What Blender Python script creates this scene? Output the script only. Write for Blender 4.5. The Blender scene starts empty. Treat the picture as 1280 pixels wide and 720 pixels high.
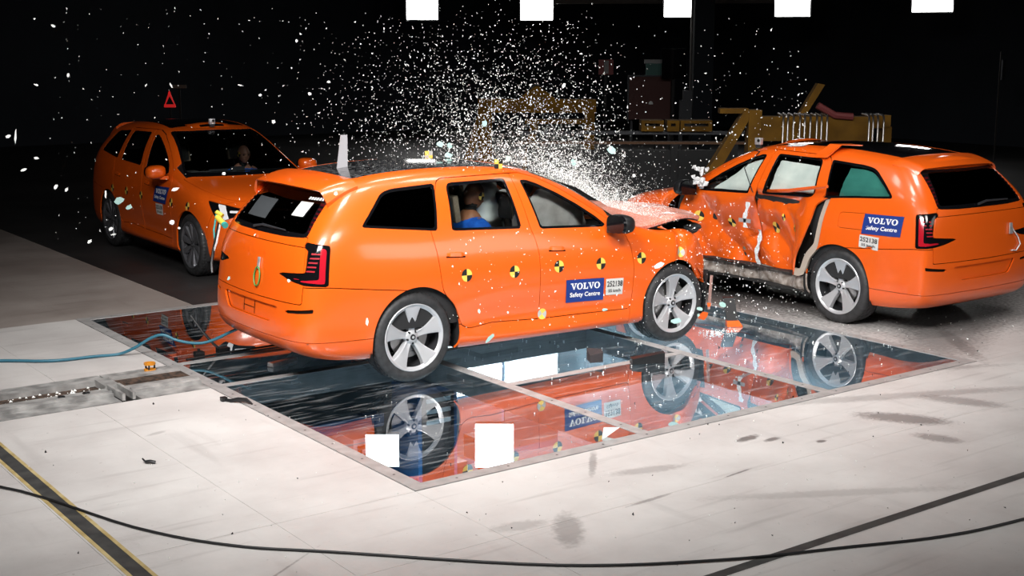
import bpy, bmesh, math, random
import numpy as np
from mathutils import Vector, Matrix, Euler, noise
from mathutils.bvhtree import BVHTree

# ------------------------------------------------------------------ camera, world, lights, exposure
SC = bpy.context.scene
COL = SC.collection
cam_data = bpy.data.cameras.new('camera')
cam_data.sensor_width = 36.0
cam_data.lens = 46.06
cam_data.clip_end = 300
cam = bpy.data.objects.new('camera', cam_data)
COL.objects.link(cam)
YAW, PITCH = 0.9359, 0.1824
cam.matrix_world = Matrix.Translation((0, 0, 2.7983)) @ Euler((math.pi / 2 - PITCH, -0.0024, YAW - math.pi / 2), 'XYZ').to_matrix().to_4x4()
SC.camera = cam
SC.view_settings.view_transform = 'Standard'
SC.view_settings.look = 'None'
SC.view_settings.gamma = 1.0
SC.view_settings.use_curve_mapping = False
SC.view_settings.exposure = 0.0

world = bpy.data.worlds.new('hall_world')
SC.world = world
world.use_nodes = True
world.node_tree.nodes['Background'].inputs[0].default_value = (0.02, 0.022, 0.026, 1)
world.node_tree.nodes['Background'].inputs[1].default_value = 0.12


def area_light(name, loc, target, sx, sy, power, col=(1, 1, 1), spread=180):
    d = bpy.data.lights.new(name, 'AREA')
    d.shape = 'RECTANGLE'
    d.size, d.size_y = sx, sy
    d.energy = power
    d.color = col
    d.spread = math.radians(spread)
    o = bpy.data.objects.new(name, d)
    COL.objects.link(o)
    o.location = loc
    o.rotation_euler = (Vector(target) - Vector(loc)).to_track_quat('-Z', 'Y').to_euler()
    return o


# photo-light rig of the crash hall: one bank in front of the tail of the middle car, lamps over the cars, plus added fill lights
area_light('softbox_front_left', (0.6, 5.0, 6.6), (6.4, 9.8, 0.4), 3.2, 2.2, 290, (1, 0.985, 0.96), 75)
area_light('softbox_front_right', (5.5, 2.2, 6.6), (9.2, 9.8, 0.6), 2.6, 1.8, 105, (1, 0.985, 0.96), 70)
area_light('side_sheen_fill', (13.5, -2.6, 4.6), (7.0, 9.5, 0.9), 6.0, 2.4, 80, (1, 0.985, 0.97), 120)  # added out of view to put a sheen on the car doors
for k_, (x_, y_) in enumerate(((3.0, 4.6), (4.6, 3.6), (5.2, 8.8), (7.0, 8.6), (8.8, 8.4), (6.0, 11.2), (8.0, 11.0), (11.2, 7.6))):  # first two are added out of view to brighten the front floor
    area_light('overhead_lamp_or_fill', (x_, y_, 6.2), (x_ + .3, y_ + .5, 0), 1.0, .7, 9 if k_ < 2 else 24, (1, 0.985, 0.96), 110)


# ------------------------------------------------------------------ materials
def nm(name):
    m = bpy.data.materials.new(name)
    m.use_nodes = True
    nt = m.node_tree
    b = nt.nodes['Principled BSDF']
    return m, nt, b


def mat(name, col, rough=0.5, metal=0.0, coat=0.0, emit=None, estr=0.0, spec=0.5, alpha=1.0):
    m, nt, b = nm(name)
    b.inputs['Base Color'].default_value = (*col, 1)
    b.inputs['Roughness'].default_value = rough
    b.inputs['Metallic'].default_value = metal
    b.inputs['Coat Weight'].default_value = coat
    b.inputs['Coat Roughness'].default_value = 0.06
    b.inputs['Specular IOR Level'].default_value = spec
    b.inputs['Alpha'].default_value = alpha
    if emit:
        b.inputs['Emission Color'].default_value = (*emit, 1)
        b.inputs['Emission Strength'].default_value = estr
    return m


def node(nt, t, **kw):
    n = nt.nodes.new(t)
    for k, v in kw.items():
        setattr(n, k, v)
    return n


def noise_mat(name, c1, c2, scale=8, rough=0.6, metal=0.0, detail=6, lo=0.35, hi=0.65, bump=0.0, coat=0.0):
    m, nt, b = nm(name)
    tc = node(nt, 'ShaderNodeTexCoord')
    n = node(nt, 'ShaderNodeTexNoise')
    n.inputs['Scale'].default_value = scale
    n.inputs['Detail'].default_value = detail
    r = node(nt, 'ShaderNodeValToRGB')
    r.color_ramp.elements[0].position, r.color_ramp.elements[1].position = lo, hi
    r.color_ramp.elements[0].color, r.color_ramp.elements[1].color = (*c1, 1), (*c2, 1)
    nt.links.new(tc.outputs['Object'], n.inputs['Vector'])
    nt.links.new(n.outputs['Fac'], r.inputs['Fac'])
    nt.links.new(r.outputs['Color'], b.inputs['Base Color'])
    b.inputs['Roughness'].default_value = rough
    b.inputs['Metallic'].default_value = metal
    b.inputs['Coat Weight'].default_value = coat
    if bump:
        bp = node(nt, 'ShaderNodeBump')
        bp.inputs['Strength'].default_value = bump
        bp.inputs['Distance'].default_value = 0.01
        nt.links.new(n.outputs['Fac'], bp.inputs['Height'])
        nt.links.new(bp.outputs['Normal'], b.inputs['Normal'])
    return m


def glass_mat(name, tint, refl_rough=0.0, ior=1.5, gain=1.0, scratch=0.0):
    """flat pane: tinted transparency mixed with a mirror by the Fresnel law"""
    m, nt, b = nm(name)
    nt.nodes.remove(b)
    out = nt.nodes['Material Output']
    tr = node(nt, 'ShaderNodeBsdfTransparent')
    tr.inputs[0].default_value = (*tint, 1)
    gl = node(nt, 'ShaderNodeBsdfGlossy')
    gl.inputs['Color'].default_value = (1, 1, 1, 1)
    gl.inputs['Roughness'].default_value = refl_rough
    fr = node(nt, 'ShaderNodeFresnel')
    fr.inputs['IOR'].default_value = ior
    mul = node(nt, 'ShaderNodeMath', operation='MULTIPLY')
    mul.use_clamp = True
    mul.inputs[1].default_value = gain
    nt.links.new(fr.outputs[0], mul.inputs[0])
    mx = node(nt, 'ShaderNodeMixShader')
    nt.links.new(mul.outputs[0], mx.inputs[0])
    nt.links.new(tr.outputs[0], mx.inputs[1])
    nt.links.new(gl.outputs[0], mx.inputs[2])
    last = mx
    if scratch:
        tc = node(nt, 'ShaderNodeTexCoord')
        mp = node(nt, 'ShaderNodeMapping')
        mp.inputs['Scale'].default_value = (1.2, 9.0, 1)
        mp.inputs['Rotation'].default_value = (0, 0, 0.25)
        n = node(nt, 'ShaderNodeTexNoise')
        n.inputs['Scale'].default_value = 2.2
        n.inputs['Detail'].default_value = 9
        r = node(nt, 'ShaderNodeValToRGB')
        r.color_ramp.elements[0].position, r.color_ramp.elements[1].position = 0.52, 0.78
        r.color_ramp.elements[0].color = (0.0, 0.0, 0.0, 1)
        r.color_ramp.elements[1].color = (scratch, scratch, scratch, 1)
        df = node(nt, 'ShaderNodeBsdfDiffuse')
        df.inputs[0].default_value = (0.75, 0.78, 0.8, 1)
        m2 = node(nt, 'ShaderNodeMixShader')
        nt.links.new(tc.outputs['Object'], mp.inputs[0])
        nt.links.new(mp.outputs[0], n.inputs['Vector'])
        nt.links.new(n.outputs['Fac'], r.inputs['Fac'])
        nt.links.new(r.outputs['Color'], m2.inputs[0])
        nt.links.new(mx.outputs[0], m2.inputs[1])
        nt.links.new(df.outputs[0], m2.inputs[2])
        last = m2
    nt.links.new(last.outputs[0], out.inputs['Surface'])
    return m


M = {}
ORANGE = (0.76, 0.104, 0.005)


def orange_mat(name, dust=0.0, grime=0.0):
    m, nt, b = nm(name)
    b.inputs['Base Color'].default_value = (*ORANGE, 1)
    b.inputs['Roughness'].default_value = 0.32
    b.inputs['Coat Weight'].default_value = 0.75
    b.inputs['Coat Roughness'].default_value = 0.11
    if dust or grime:
        tc = node(nt, 'ShaderNodeTexCoord')
        n = node(nt, 'ShaderNodeTexNoise')
        n.inputs['Scale'].default_value = 70 if dust else 9
        n.inputs['Detail'].default_value = 5
        r = node(nt, 'ShaderNodeValToRGB')
        r.color_ramp.elements[0].position, r.color_ramp.elements[1].position = (0.42, 0.66) if dust else (0.5, 0.75)
        c1 = (0.80, 0.72, 0.68) if dust else (0.62, 0.55, 0.5)
        a = dust or grime
        r.color_ramp.elements[0].color = (0.25 * a, 0.25 * a, 0.25 * a, 1) if dust else (0, 0, 0, 1)
        r.color_ramp.elements[1].color = (a, a, a, 1)
        mx = node(nt, 'ShaderNodeMix', data_type='RGBA')
        mx.inputs['A'].default_value = (*ORANGE, 1)
        mx.inputs['B'].default_value = (*c1, 1)
        nt.links.new(tc.outputs['Object'], n.inputs['Vector'])
        nt.links.new(n.outputs['Fac'], r.inputs['Fac'])
        nt.links.new(r.outputs['Color'], mx.inputs['Factor'])
        nt.links.new(mx.outputs['Result'], b.inputs['Base Color'])
    return m


M['orange'] = orange_mat('orange_paint')
M['orange_dust'] = orange_mat('orange_paint_glass_dust', dust=0.7)
M['orange_scuff'] = orange_mat('orange_paint_scuffed', grime=0.35)
M['black'] = mat('black_trim', (0.008, 0.008, 0.009), 0.45)
M['gloss_black'] = mat('gloss_black', (0.004, 0.004, 0.005), 0.1, spec=0.35)
M['gap'] = mat('panel_gap_black', (0.006, 0.004, 0.003), 0.9, spec=0.1)
M['rubber'] = noise_mat('tyre_rubber', (0.016, 0.016, 0.017), (0.034, 0.034, 0.036), 18, 0.55)
M['silver'] = mat('wheel_silver', (0.60, 0.60, 0.62), 0.3, 0.5)
M['darkrim'] = mat('wheel_dark_grey', (0.22, 0.22, 0.24), 0.35, 0.7)
M['barrel'] = mat('wheel_barrel', (0.05, 0.05, 0.055), 0.4, 0.6)
M['disc'] = mat('brake_disc', (0.32, 0.31, 0.31), 0.35, 0.9)
M['caliper'] = mat('caliper_grey', (0.1, 0.1, 0.1), 0.4, 0.3)
M['liner'] = mat('cabin_liner', (0.012, 0.012, 0.013), 0.8)
M['underbody'] = mat('underbody_black', (0.01, 0.01, 0.011), 0.7)
M['seat'] = noise_mat('seat_charcoal', (0.018, 0.017, 0.017), (0.03, 0.028, 0.027), 60, 0.75)
M['seat_tan'] = noise_mat('seat_tan_piping', (0.16, 0.12, 0.085), (0.22, 0.17, 0.12), 50, 0.7)
M['clear_glass'] = glass_mat('clear_car_glass', (0.86, 0.91, 0.90), ior=1.45)
M['roof_dusty'] = noise_mat('black_roof_glass_dusty', (0.006, 0.006, 0.007), (0.16, 0.16, 0.165), 26, 0.12, detail=8, lo=.42, hi=.8, coat=.3)
M['dark_glass'] = glass_mat('privacy_glass', (0.055, 0.07, 0.07), ior=1.5)
M['pale_glass'] = glass_mat('pale_shattered_glass', (0.93, 0.97, 0.95), ior=1.5)
M['teal_glass'] = glass_mat('teal_tinted_glass', (0.22, 0.48, 0.44), ior=1.5)
M['black_glass'] = mat('black_roof_glass', (0.004, 0.004, 0.005), 0.03, coat=0.4)
M['airbag'] = noise_mat('airbag_fabric', (0.62, 0.66, 0.65), (0.78, 0.80, 0.78), 5, 0.8, bump=0.3)
M['airbag_grey'] = noise_mat('airbag_grey', (0.42, 0.38, 0.36), (0.62, 0.58, 0.56), 6, 0.85, bump=0.4)
M['white'] = mat('white_print', (0.82, 0.82, 0.82), 0.45)
M['label_white'] = mat('white_label', (0.62, 0.61, 0.585), 0.5)
M['blue_sign'] = mat('blue_sticker', (0.008, 0.035, 0.21), 0.4)
M['text_black'] = mat('black_print', (0.01, 0.01, 0.012), 0.5)
M['mark_yellow'] = mat('marker_yellow', (0.82, 0.55, 0.09), 0.5)
M['mark_black'] = mat('marker_black', (0.01, 0.01, 0.01), 0.5)
M['mark_grey'] = mat('marker_grey', (0.42, 0.42, 0.4), 0.5)
M['red_segment'] = mat('red_lamp_segment', (0.30, 0.006, 0.015), 0.55, spec=.2)
M['red_lens'] = mat('red_lamp_lens', (0.42, 0.008, 0.02), 0.15, coat=0.6)
M['dark_red'] = mat('dark_red_lens', (0.06, 0.004, 0.006), 0.12, coat=0.6)
M['chrome'] = mat('bright_metal', (0.7, 0.7, 0.7), 0.22, 1.0)
M['lamp_white'] = mat('headlamp_white', (0.8, 0.8, 0.82), 0.25)
M['steel'] = noise_mat('brushed_steel', (0.34, 0.33, 0.325), (0.44, 0.425, 0.42), 9, 0.5, 0.3)
M['rail_steel'] = noise_mat('worn_rail_steel', (0.24, 0.235, 0.23), (0.50, 0.49, 0.48), 7, 0.45, 0.3, bump=0.15)
M['rail_dark'] = noise_mat('rail_slot_dark', (0.012, 0.01, 0.009), (0.10, 0.06, 0.04), 30, 0.8, 0.1)
M['primer'] = noise_mat('bare_primer', (0.22, 0.17, 0.14), (0.5, 0.44, 0.40), 16, 0.7, bump=0.5)
M['beige'] = mat('inner_sill_beige', (0.42, 0.34, 0.28), 0.5)
M['tape'] = noise_mat('white_tape', (0.55, 0.55, 0.56), (0.85, 0.85, 0.85), 40, 0.5)
M['foil'] = noise_mat('silver_foil', (0.5, 0.5, 0.52), (0.8, 0.8, 0.82), 30, 0.3, 0.6)
M['skin'] = noise_mat('dummy_rubber_skin', (0.22, 0.085, 0.04), (0.30, 0.12, 0.06), 8, 0.55)
M['skin_pink'] = noise_mat('dummy_pink_skin', (0.36, 0.16, 0.11), (0.46, 0.22, 0.15), 8, 0.5)
M['blue_shirt'] = noise_mat('blue_shirt', (0.0, 0.07, 0.42), (0.005, 0.13, 0.62), 14, 0.8, bump=0.5)
M['yellow_steel'] = noise_mat('yellow_machine_paint', (0.10, 0.045, 0.001), (0.17, 0.08, 0.002), 3, 0.95)
M['dark_steel'] = mat('dark_machine_steel', (0.006, 0.0062, 0.007), 0.6, 0.2)
M['grey_steel'] = mat('grey_machine_steel', (0.03, 0.032, 0.038), 0.5, 0.3)
M['pipe'] = mat('polished_pipe', (0.30, 0.28, 0.27), 0.3, 0.9)
M['lamp_face'] = mat('lamp_face', (0.9, 0.9, 0.9), 0.5, emit=(1, 0.99, 0.97), estr=14.0)
M['mint'] = mat('mint_glass_chunk', (0.36, 0.56, 0.52), 0.35)
M['fleck'] = mat('white_glass_fleck', (0.86, 0.88, 0.86), 0.4)
M['teal_hose'] = mat('teal_hose', (0.03, 0.14, 0.20), 0.45)
M['cable_black'] = mat('black_cable', (0.008, 0.008, 0.009), 0.5)
M['green_wire'] = mat('green_wire', (0.06, 0.24, 0.05), 0.5)
M['teal_wire'] = mat('teal_wire', (0.03, 0.32, 0.30), 0.5)
M['yellow_plug'] = mat('yellow_connector', (0.72, 0.52, 0.06), 0.45)
M['amber_ring'] = mat('amber_ring', (0.62, 0.24, 0.02), 0.45)


# ------------------------------------------------------------------ small mesh kit
class MB:
    """collects shapes, then links them as ONE mesh object"""

    def __init__(self):
        self.v, self.f, self.mi = [], [], []
        self.cur = 0

    def add(self, vs, fs):
        k = len(self.v)
        self.v += [tuple(p) for p in vs]
        self.f += [tuple(i + k for i in f) for f in fs]
        self.mi += [self.cur] * len(fs)
        return self

    def box(self, a, b, bev=0.0):
        x0, y0, z0 = a
        x1, y1, z1 = b
        return self.hexa([(x0, y0, z0), (x1, y0, z0), (x1, y1, z0), (x0, y1, z0), (x0, y0, z1), (x1, y0, z1), (x1, y1, z1), (x0, y1, z1)])

    def hexa(self, p):
        return self.add(p, [(0, 3, 2, 1), (4, 5, 6, 7), (0, 1, 5, 4), (1, 2, 6, 5), (2, 3, 7, 6), (3, 0, 4, 7)])

    def tube(self, pts, r, n=8, cap=True):
        pts = [Vector(p) for p in pts]
        rr = r if isinstance(r, (list, tuple)) else [r] * len(pts)
        up = Vector((0, 0, 1))
        vs, fs = [], []
        prev = None
        for i, p in enumerate(pts):
            t = (pts[min(i + 1, len(pts) - 1)] - pts[max(i - 1, 0)]).normalized()
            if prev is None:
                a = t.cross(up)
                if a.length < 1e-3:
                    a = t.cross(Vector((1, 0, 0)))
            else:
                a = prev - t * prev.dot(t)
            a.normalize()
            prev = a
            b = t.cross(a)
            for k in range(n):
                an = 2 * math.pi * k / n
                vs.append(p + (a * math.cos(an) + b * math.sin(an)) * rr[i])
        for i in range(len(pts) - 1):
            for k in range(n):
                fs.append((i * n + k, i * n + (k + 1) % n, (i + 1) * n + (k + 1) % n, (i + 1) * n + k))
        if cap:
            fs.append(tuple(range(n))[::-1])
            fs.append(tuple((len(pts) - 1) * n + k for k in range(n)))
        return self.add(vs, fs)

    def lathe(self, prof, n=48, axis='y', centre=(0, 0, 0), closed=False):
        """prof: (radius, along)"""
        vs, fs = [], []
        m = len(prof)
        for k in range(n):
            an = 2 * math.pi * k / n
            c, s = math.cos(an), math.sin(an)
            for r, h in prof:
                if axis == 'y':
                    p = (r * c, h, r * s)
                elif axis == 'z':
                    p = (r * c, r * s, h)
                else:
                    p = (h, r * c, r * s)
                vs.append((p[0] + centre[0], p[1] + centre[1], p[2] + centre[2]))
        mm = m if closed else m - 1
        for k in range(n):
            k2 = (k + 1) % n
            for j in range(mm):
                j2 = (j + 1) % m
                fs.append((k * m + j, k * m + j2, k2 * m + j2, k2 * m + j))
        return self.add(vs, fs)

    def prism(self, poly, d0, d1, axis='y'):
        """poly 2d extruded along axis"""
        n = len(poly)

        def P(a, b, d):
            return (a, d, b) if axis == 'y' else ((d, a, b) if axis == 'x' else (a, b, d))
        vs = [P(a, b, d0) for a, b in poly] + [P(a, b, d1) for a, b in poly]
        fs = [tuple(range(n)), tuple(range(2 * n - 1, n - 1, -1))]
        fs += [(i, (i + 1) % n, n + (i + 1) % n, n + i) for i in range(n)]
        return self.add(vs, fs)

    def build(self, name, m, parent=None, smooth=0, loc=None):
        me = bpy.data.meshes.new(name)
        me.from_pydata(self.v, [], self.f)
        ms = m if isinstance(m, (list, tuple)) else [m]
        for q in ms:
            me.materials.append(q)
        if len(ms) > 1:
            me.polygons.foreach_set('material_index', self.mi)
        bm = bmesh.new()
        bm.from_mesh(me)
        bmesh.ops.recalc_face_normals(bm, faces=bm.faces)
        bm.to_mesh(me)
        bm.free()
        if smooth:
            me.polygons.foreach_set('use_smooth', [True] * len(me.polygons))
            me.set_sharp_from_angle(angle=math.radians(smooth))
        o = bpy.data.objects.new(name, me)
        COL.objects.link(o)
        if parent:
            o.parent = parent
        if loc:
            o.location = loc
        return o


def tag(o, label=None, cat=None, group=None, kind=None):
    if label:
        o['label'] = label
    if cat:
        o['category'] = cat
    if group:
        o['group'] = group
    if kind:
        o['kind'] = kind
    return o


def empty(name, loc=(0, 0, 0), rz=0, parent=None):
    o = bpy.data.objects.new(name, None)
    o.empty_display_size = 0.2
    COL.objects.link(o)
    o.location = loc
    o.rotation_euler = (0, 0, rz)
    if parent:
        o.parent = parent
    return o


def copy_tree(o, parent=None):
    c = o.copy()
    COL.objects.link(c)
    c.parent = parent
    for ch in list(o.children):
        copy_tree(ch, c)
    return c
# ------------------------------------------------------------------ car body kernel
# local car axes: x forward (rear axle x=0), y to the car's left, z up
def side_row(xs, ws, zs, dy=0.0):
    return [(x, w + dy, z) for x, w, z in zip(xs, ws, zs)]


def control_net():
    sx = [-0.64, -0.35, 0.0, 0.4, 0.9, 1.4, 1.9, 2.4, 2.75, 3.1, 3.4]
    W = [0.950, 0.970, 0.985, 0.980, 0.968, 0.966, 0.968, 0.975, 0.982, 0.978, 0.935]
    rows = []
    # name: rear centre, rear y.45, rear y.74, corner | side | front corner, front y.45, front centre
    def level(rear, zs, dys, front, xs=None):
        xs = xs or sx
        side = [(x, w + d, z) for x, w, d, z in zip(xs, W, dys, zs)]
        rows.append(rear + side + front)
    n = 11
    level([(-0.93, 0, .28), (-0.92, .45, .28), (-0.89, .72, .275), (-0.78, .84, .27)], [.255, .24, .235, .235, .235, .235, .235, .235, .235, .24, .24],
          [-.07, -.09, -.09, -.08, -.06, -.06, -.06, -.07, -.08, -.09, -.08], [(3.50, .72, .22), (3.70, .42, .20), (3.78, 0, .20)])
    level([(-1.06, 0, .33), (-1.045, .45, .33), (-1.0, .76, .325), (-0.87, .89, .32)], [.31, .30, .29, .285, .285, .285, .285, .285, .285, .28, .27],
          [-.02, -.02, -.02, -.015, .006, .008, .008, .0, -.02, -.02, -.02], [(3.59, .79, .27), (3.80, .46, .255), (3.88, 0, .25)])
    level([(-1.11, 0, .44), (-1.095, .45, .44), (-1.05, .78, .44), (-0.90, .92, .435)], [.43] * 6 + [.42] * 5,
          [.0, .0, .0, -.02, -.046, -.05, -.05, -.03, .0, .0, .0], [(3.65, .83, .42), (3.86, .48, .42), (3.94, 0, .42)])
    level([(-1.105, 0, .62), (-1.09, .45, .62), (-1.045, .785, .62), (-0.905, .925, .62)], [.62] * 11,
          [.0, .0, .0, -.004, -.012, -.012, -.012, -.004, .0, .0, .0], [(3.66, .83, .62), (3.87, .48, .62), (3.95, 0, .62)])
    level([(-1.075, 0, .82), (-1.06, .45, .82), (-1.02, .78, .82), (-0.895, .92, .83)], [.84] * 9 + [.83, .81],
          [.0, .0, .0, .0, .0, .0, .0, .0, .0, .0, -.005], [(3.63, .81, .79), (3.83, .47, .78), (3.91, 0, .78)])
    level([(-1.055, 0, 1.02), (-1.04, .45, 1.02), (-0.995, .765, 1.03), (-0.88, .90, 1.05)],
          [1.07, 1.06, 1.05, 1.04, 1.03, 1.02, 1.01, 1.0, .98, .955, .91], [-.018] * 8 + [-.022, -.03, -.04], [(3.58, .775, .885), (3.76, .45, .87), (3.83, 0, .865)])
    level([(-0.99, 0, 1.235), (-0.965, .43, 1.235), (-0.91, .73, 1.24), (-0.82, .845, 1.27)],
          [1.30, 1.29, 1.265, 1.24, 1.22, 1.20, 1.18, 1.145, 1.075, 1.02, .955], [-.07, -.075, -.078, -.075, -.07, -.07, -.07, -.07, -.08, -.08, -.085],
          [(3.52, .74, .935), (3.70, .43, .915), (3.765, 0, .905)])
    rows.append([(-0.85, 0, 1.42), (-0.83, .41, 1.42), (-0.76, .66, 1.42), (-0.68, .77, 1.43),
                 (-.54, .80, 1.45), (-.29, .815, 1.455), (0, .822, 1.46), (.4, .824, 1.46), (.9, .822, 1.455), (1.4, .815, 1.42), (1.9, .84, 1.29), (2.4, .87, 1.17),
                 (2.75, .86, 1.10), (3.1, .85, 1.05), (3.36, .80, .99), (3.50, .69, .962), (3.67, .40, .935), (3.73, 0, .925)])
    rows.append([(-0.69, 0, 1.58), (-0.67, .38, 1.58), (-0.61, .575, 1.575), (-0.535, .67, 1.585),
                 (-.42, .705, 1.60), (-.22, .70, 1.625), (0.02, .70, 1.645), (.4, .70, 1.665), (.9, .70, 1.67), (1.38, .70, 1.635), (1.92, .75, 1.43), (2.42, .83, 1.18),
                 (2.75, .80, 1.115), (3.1, .78, 1.067), (3.36, .73, 1.01), (3.50, .62, .975), (3.66, .36, .943), (3.715, 0, .932)])
    rows.append([(-0.56, 0, 1.675), (-0.545, .34, 1.672), (-0.50, .51, 1.665), (-0.43, .595, 1.668),
                 (-.36, .625, 1.68), (-.18, .625, 1.712), (.05, .62, 1.738), (.4, .615, 1.758), (.9, .615, 1.763), (1.42, .61, 1.725), (1.97, .66, 1.53), (2.47, .75, 1.19),
                 (2.77, .69, 1.127), (3.12, .66, 1.08), (3.40, .60, 1.022), (3.54, .50, .985), (3.655, .28, .95), (3.70, 0, .94)])
    rows.append([(-0.52, 0, 1.712), (-0.50, .20, 1.71), (-0.46, .31, 1.70), (-0.42, .36, 1.705),
                 (-.30, .365, 1.725), (-.14, .36, 1.75), (.08, .36, 1.768), (.4, .36, 1.782), (.9, .36, 1.785), (1.48, .35, 1.745), (2.08, .38, 1.54), (2.60, .42, 1.172),
                 (2.82, .38, 1.14), (3.16, .36, 1.095), (3.44, .33, 1.035), (3.58, .28, .99), (3.66, .16, .955), (3.69, 0, .945)])
    rows.append([(-0.44, 0, 1.722), (-0.43, 0, 1.72), (-0.41, 0, 1.72), (-0.38, 0, 1.72),
                 (-.28, 0, 1.735), (-.12, 0, 1.758), (.1, 0, 1.775), (.4, 0, 1.788), (.9, 0, 1.79), (1.52, 0, 1.752), (2.12, 0, 1.545), (2.64, 0, 1.176),
                 (2.85, 0, 1.15), (3.18, 0, 1.10), (3.46, 0, 1.04), (3.6, 0, .995), (3.66, 0, .96), (3.685, 0, .95)])
    return np.array(rows, float).transpose(1, 0, 2)  # [u, v, 3]


def bspline_axis(P, n):
    """uniform cubic B-spline along axis 0 of an already extended net"""
    spans = P.shape[0] - 3
    out = []
    for i in range(spans):
        t = np.linspace(0, 1, n + 1)[: n if i < spans - 1 else n + 1]
        b = np.stack([(1 - t) ** 3, 3 * t ** 3 - 6 * t ** 2 + 4, -3 * t ** 3 + 3 * t ** 2 + 3 * t + 1, t ** 3], 1) / 6
        out.append(np.tensordot(b, P[i:i + 4], (1, 0)))
    return np.concatenate(out, 0)


MIR = np.array([1, -1, 1.0])


def body_grid(nu, nv):
    P = control_net()
    P[:3, :, 0] += .028 * np.clip((1.75 - P[:3, :, 2]) / .5, 0, 1)
    P[3, :, 1] -= .010
    P = np.concatenate([P[1:2] * MIR, P, P[-2:-1] * MIR], 0)
    lo = 2 * P[:, :1] - P[:, 1:2]
    P = np.concatenate([lo, P, P[:, -2:-1] * MIR], 1)
    S = bspline_axis(P, nu)
    S = bspline_axis(S.transpose(1, 0, 2), nv).transpose(1, 0, 2)
    S[0, :, 1] = 0
    S[-1, :, 1] = 0
    S[:, -1, 1] = 0
    return S


def weld(V, T, tol=1e-5):
    key = np.round(V / tol).astype(np.int64)
    _, idx, inv = np.unique(key, axis=0, return_index=True, return_inverse=True)
    inv = inv.reshape(-1)
    T = inv[T]
    ok = (T[:, 0] != T[:, 1]) & (T[:, 1] != T[:, 2]) & (T[:, 0] != T[:, 2])
    return V[idx], T[ok]


def full_body(nu, nv):
    S = body_grid(nu, nv)
    a, b = S.shape[:2]
    idx = np.arange(a * b).reshape(a, b)
    q = np.stack([idx[:-1, :-1], idx[1:, :-1], idx[1:, 1:], idx[:-1, 1:]], -1).reshape(-1, 4)
    T = np.concatenate([q[:, [0, 1, 2]], q[:, [0, 2, 3]]])
    V = S.reshape(-1, 3)
    V2 = V * MIR
    T = T[:, ::-1]
    V, T = weld(np.concatenate([V, V2]), np.concatenate([T, T[:, ::-1] + len(V)]))
    return V, T


def vnormals(V, T):
    n = np.cross(V[T[:, 1]] - V[T[:, 0]], V[T[:, 2]] - V[T[:, 0]])
    N = np.zeros_like(V)
    for k in range(3):
        np.add.at(N, T[:, k], n)
    l = np.linalg.norm(N, axis=1, keepdims=True)
    return N / np.maximum(l, 1e-12)


class Sk:
    """a piece of skin: rest coords R, shaped coords D, normals N, triangles T"""

    def __init__(self, R, D, N, T):
        self.R, self.D, self.N, self.T = R, D, N, T

    def sub(self, T):
        u, inv = np.unique(T, return_inverse=True)
        return Sk(self.R[u], self.D[u], self.N[u], inv.reshape(-1, 3))

    def cut(self, f):
        R, D, N, T = self.R, self.D, self.N, self.T
        if len(T) == 0:
            return self, self
        f = np.where(np.abs(f) < 1e-7, 1e-7, f)
        ins = f[T] < 0
        c = ins.sum(1)
        Tin, Tout = [T[c == 3]], [T[c == 0]]
        mix = (c == 1) | (c == 2)
        Tm, im = T[mix], ins[mix]
        if len(Tm):
            lone = np.where((im.sum(1) == 1)[:, None], im, ~im).argmax(1)
            r = (np.arange(3)[None] + lone[:, None]) % 3
            Tm = np.take_along_axis(Tm, r, 1)
            lin = f[Tm[:, 0]] < 0
            e = np.concatenate([Tm[:, [0, 1]], Tm[:, [0, 2]]])
            e = np.sort(e, 1)
            ue, inv = np.unique(e, axis=0, return_inverse=True)
            inv = inv.reshape(-1)
            fa, fb = f[ue[:, 0]], f[ue[:, 1]]
            t = (fa / (fa - fb))[:, None]
            base = len(R)
            R = np.concatenate([R, R[ue[:, 0]] * (1 - t) + R[ue[:, 1]] * t])
            D = np.concatenate([D, D[ue[:, 0]] * (1 - t) + D[ue[:, 1]] * t])
            nn = N[ue[:, 0]] * (1 - t) + N[ue[:, 1]] * t
            nn /= np.maximum(np.linalg.norm(nn, axis=1, keepdims=True), 1e-9)
            N = np.concatenate([N, nn])
            k = len(Tm)
            e1, e2 = base + inv[:k], base + inv[k:]
            A = np.stack([Tm[:, 0], e1, e2], 1)
            B = np.concatenate([np.stack([e1, Tm[:, 1], Tm[:, 2]], 1), np.stack([e1, Tm[:, 2], e2], 1)])
            l2 = np.concatenate([lin, lin])
            Tin += [A[lin], B[~l2]]
            Tout += [A[~lin], B[l2]]
        S = Sk(R, D, N, T)
        return S.sub(np.concatenate(Tin)), S.sub(np.concatenate(Tout))

    def renormal(self):
        self.N = vnormals(self.D, self.T)
        return self

    def offset(self, d):
        return Sk(self.R, self.D + self.N * d, self.N, self.T)


def boundary(T):
    e = np.concatenate([T[:, [0, 1]], T[:, [1, 2]], T[:, [2, 0]]])
    s = np.sort(e, 1)
    _, inv, cnt = np.unique(s, axis=0, return_inverse=True, return_counts=True)
    return e[cnt[inv.reshape(-1)] == 1]


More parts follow.
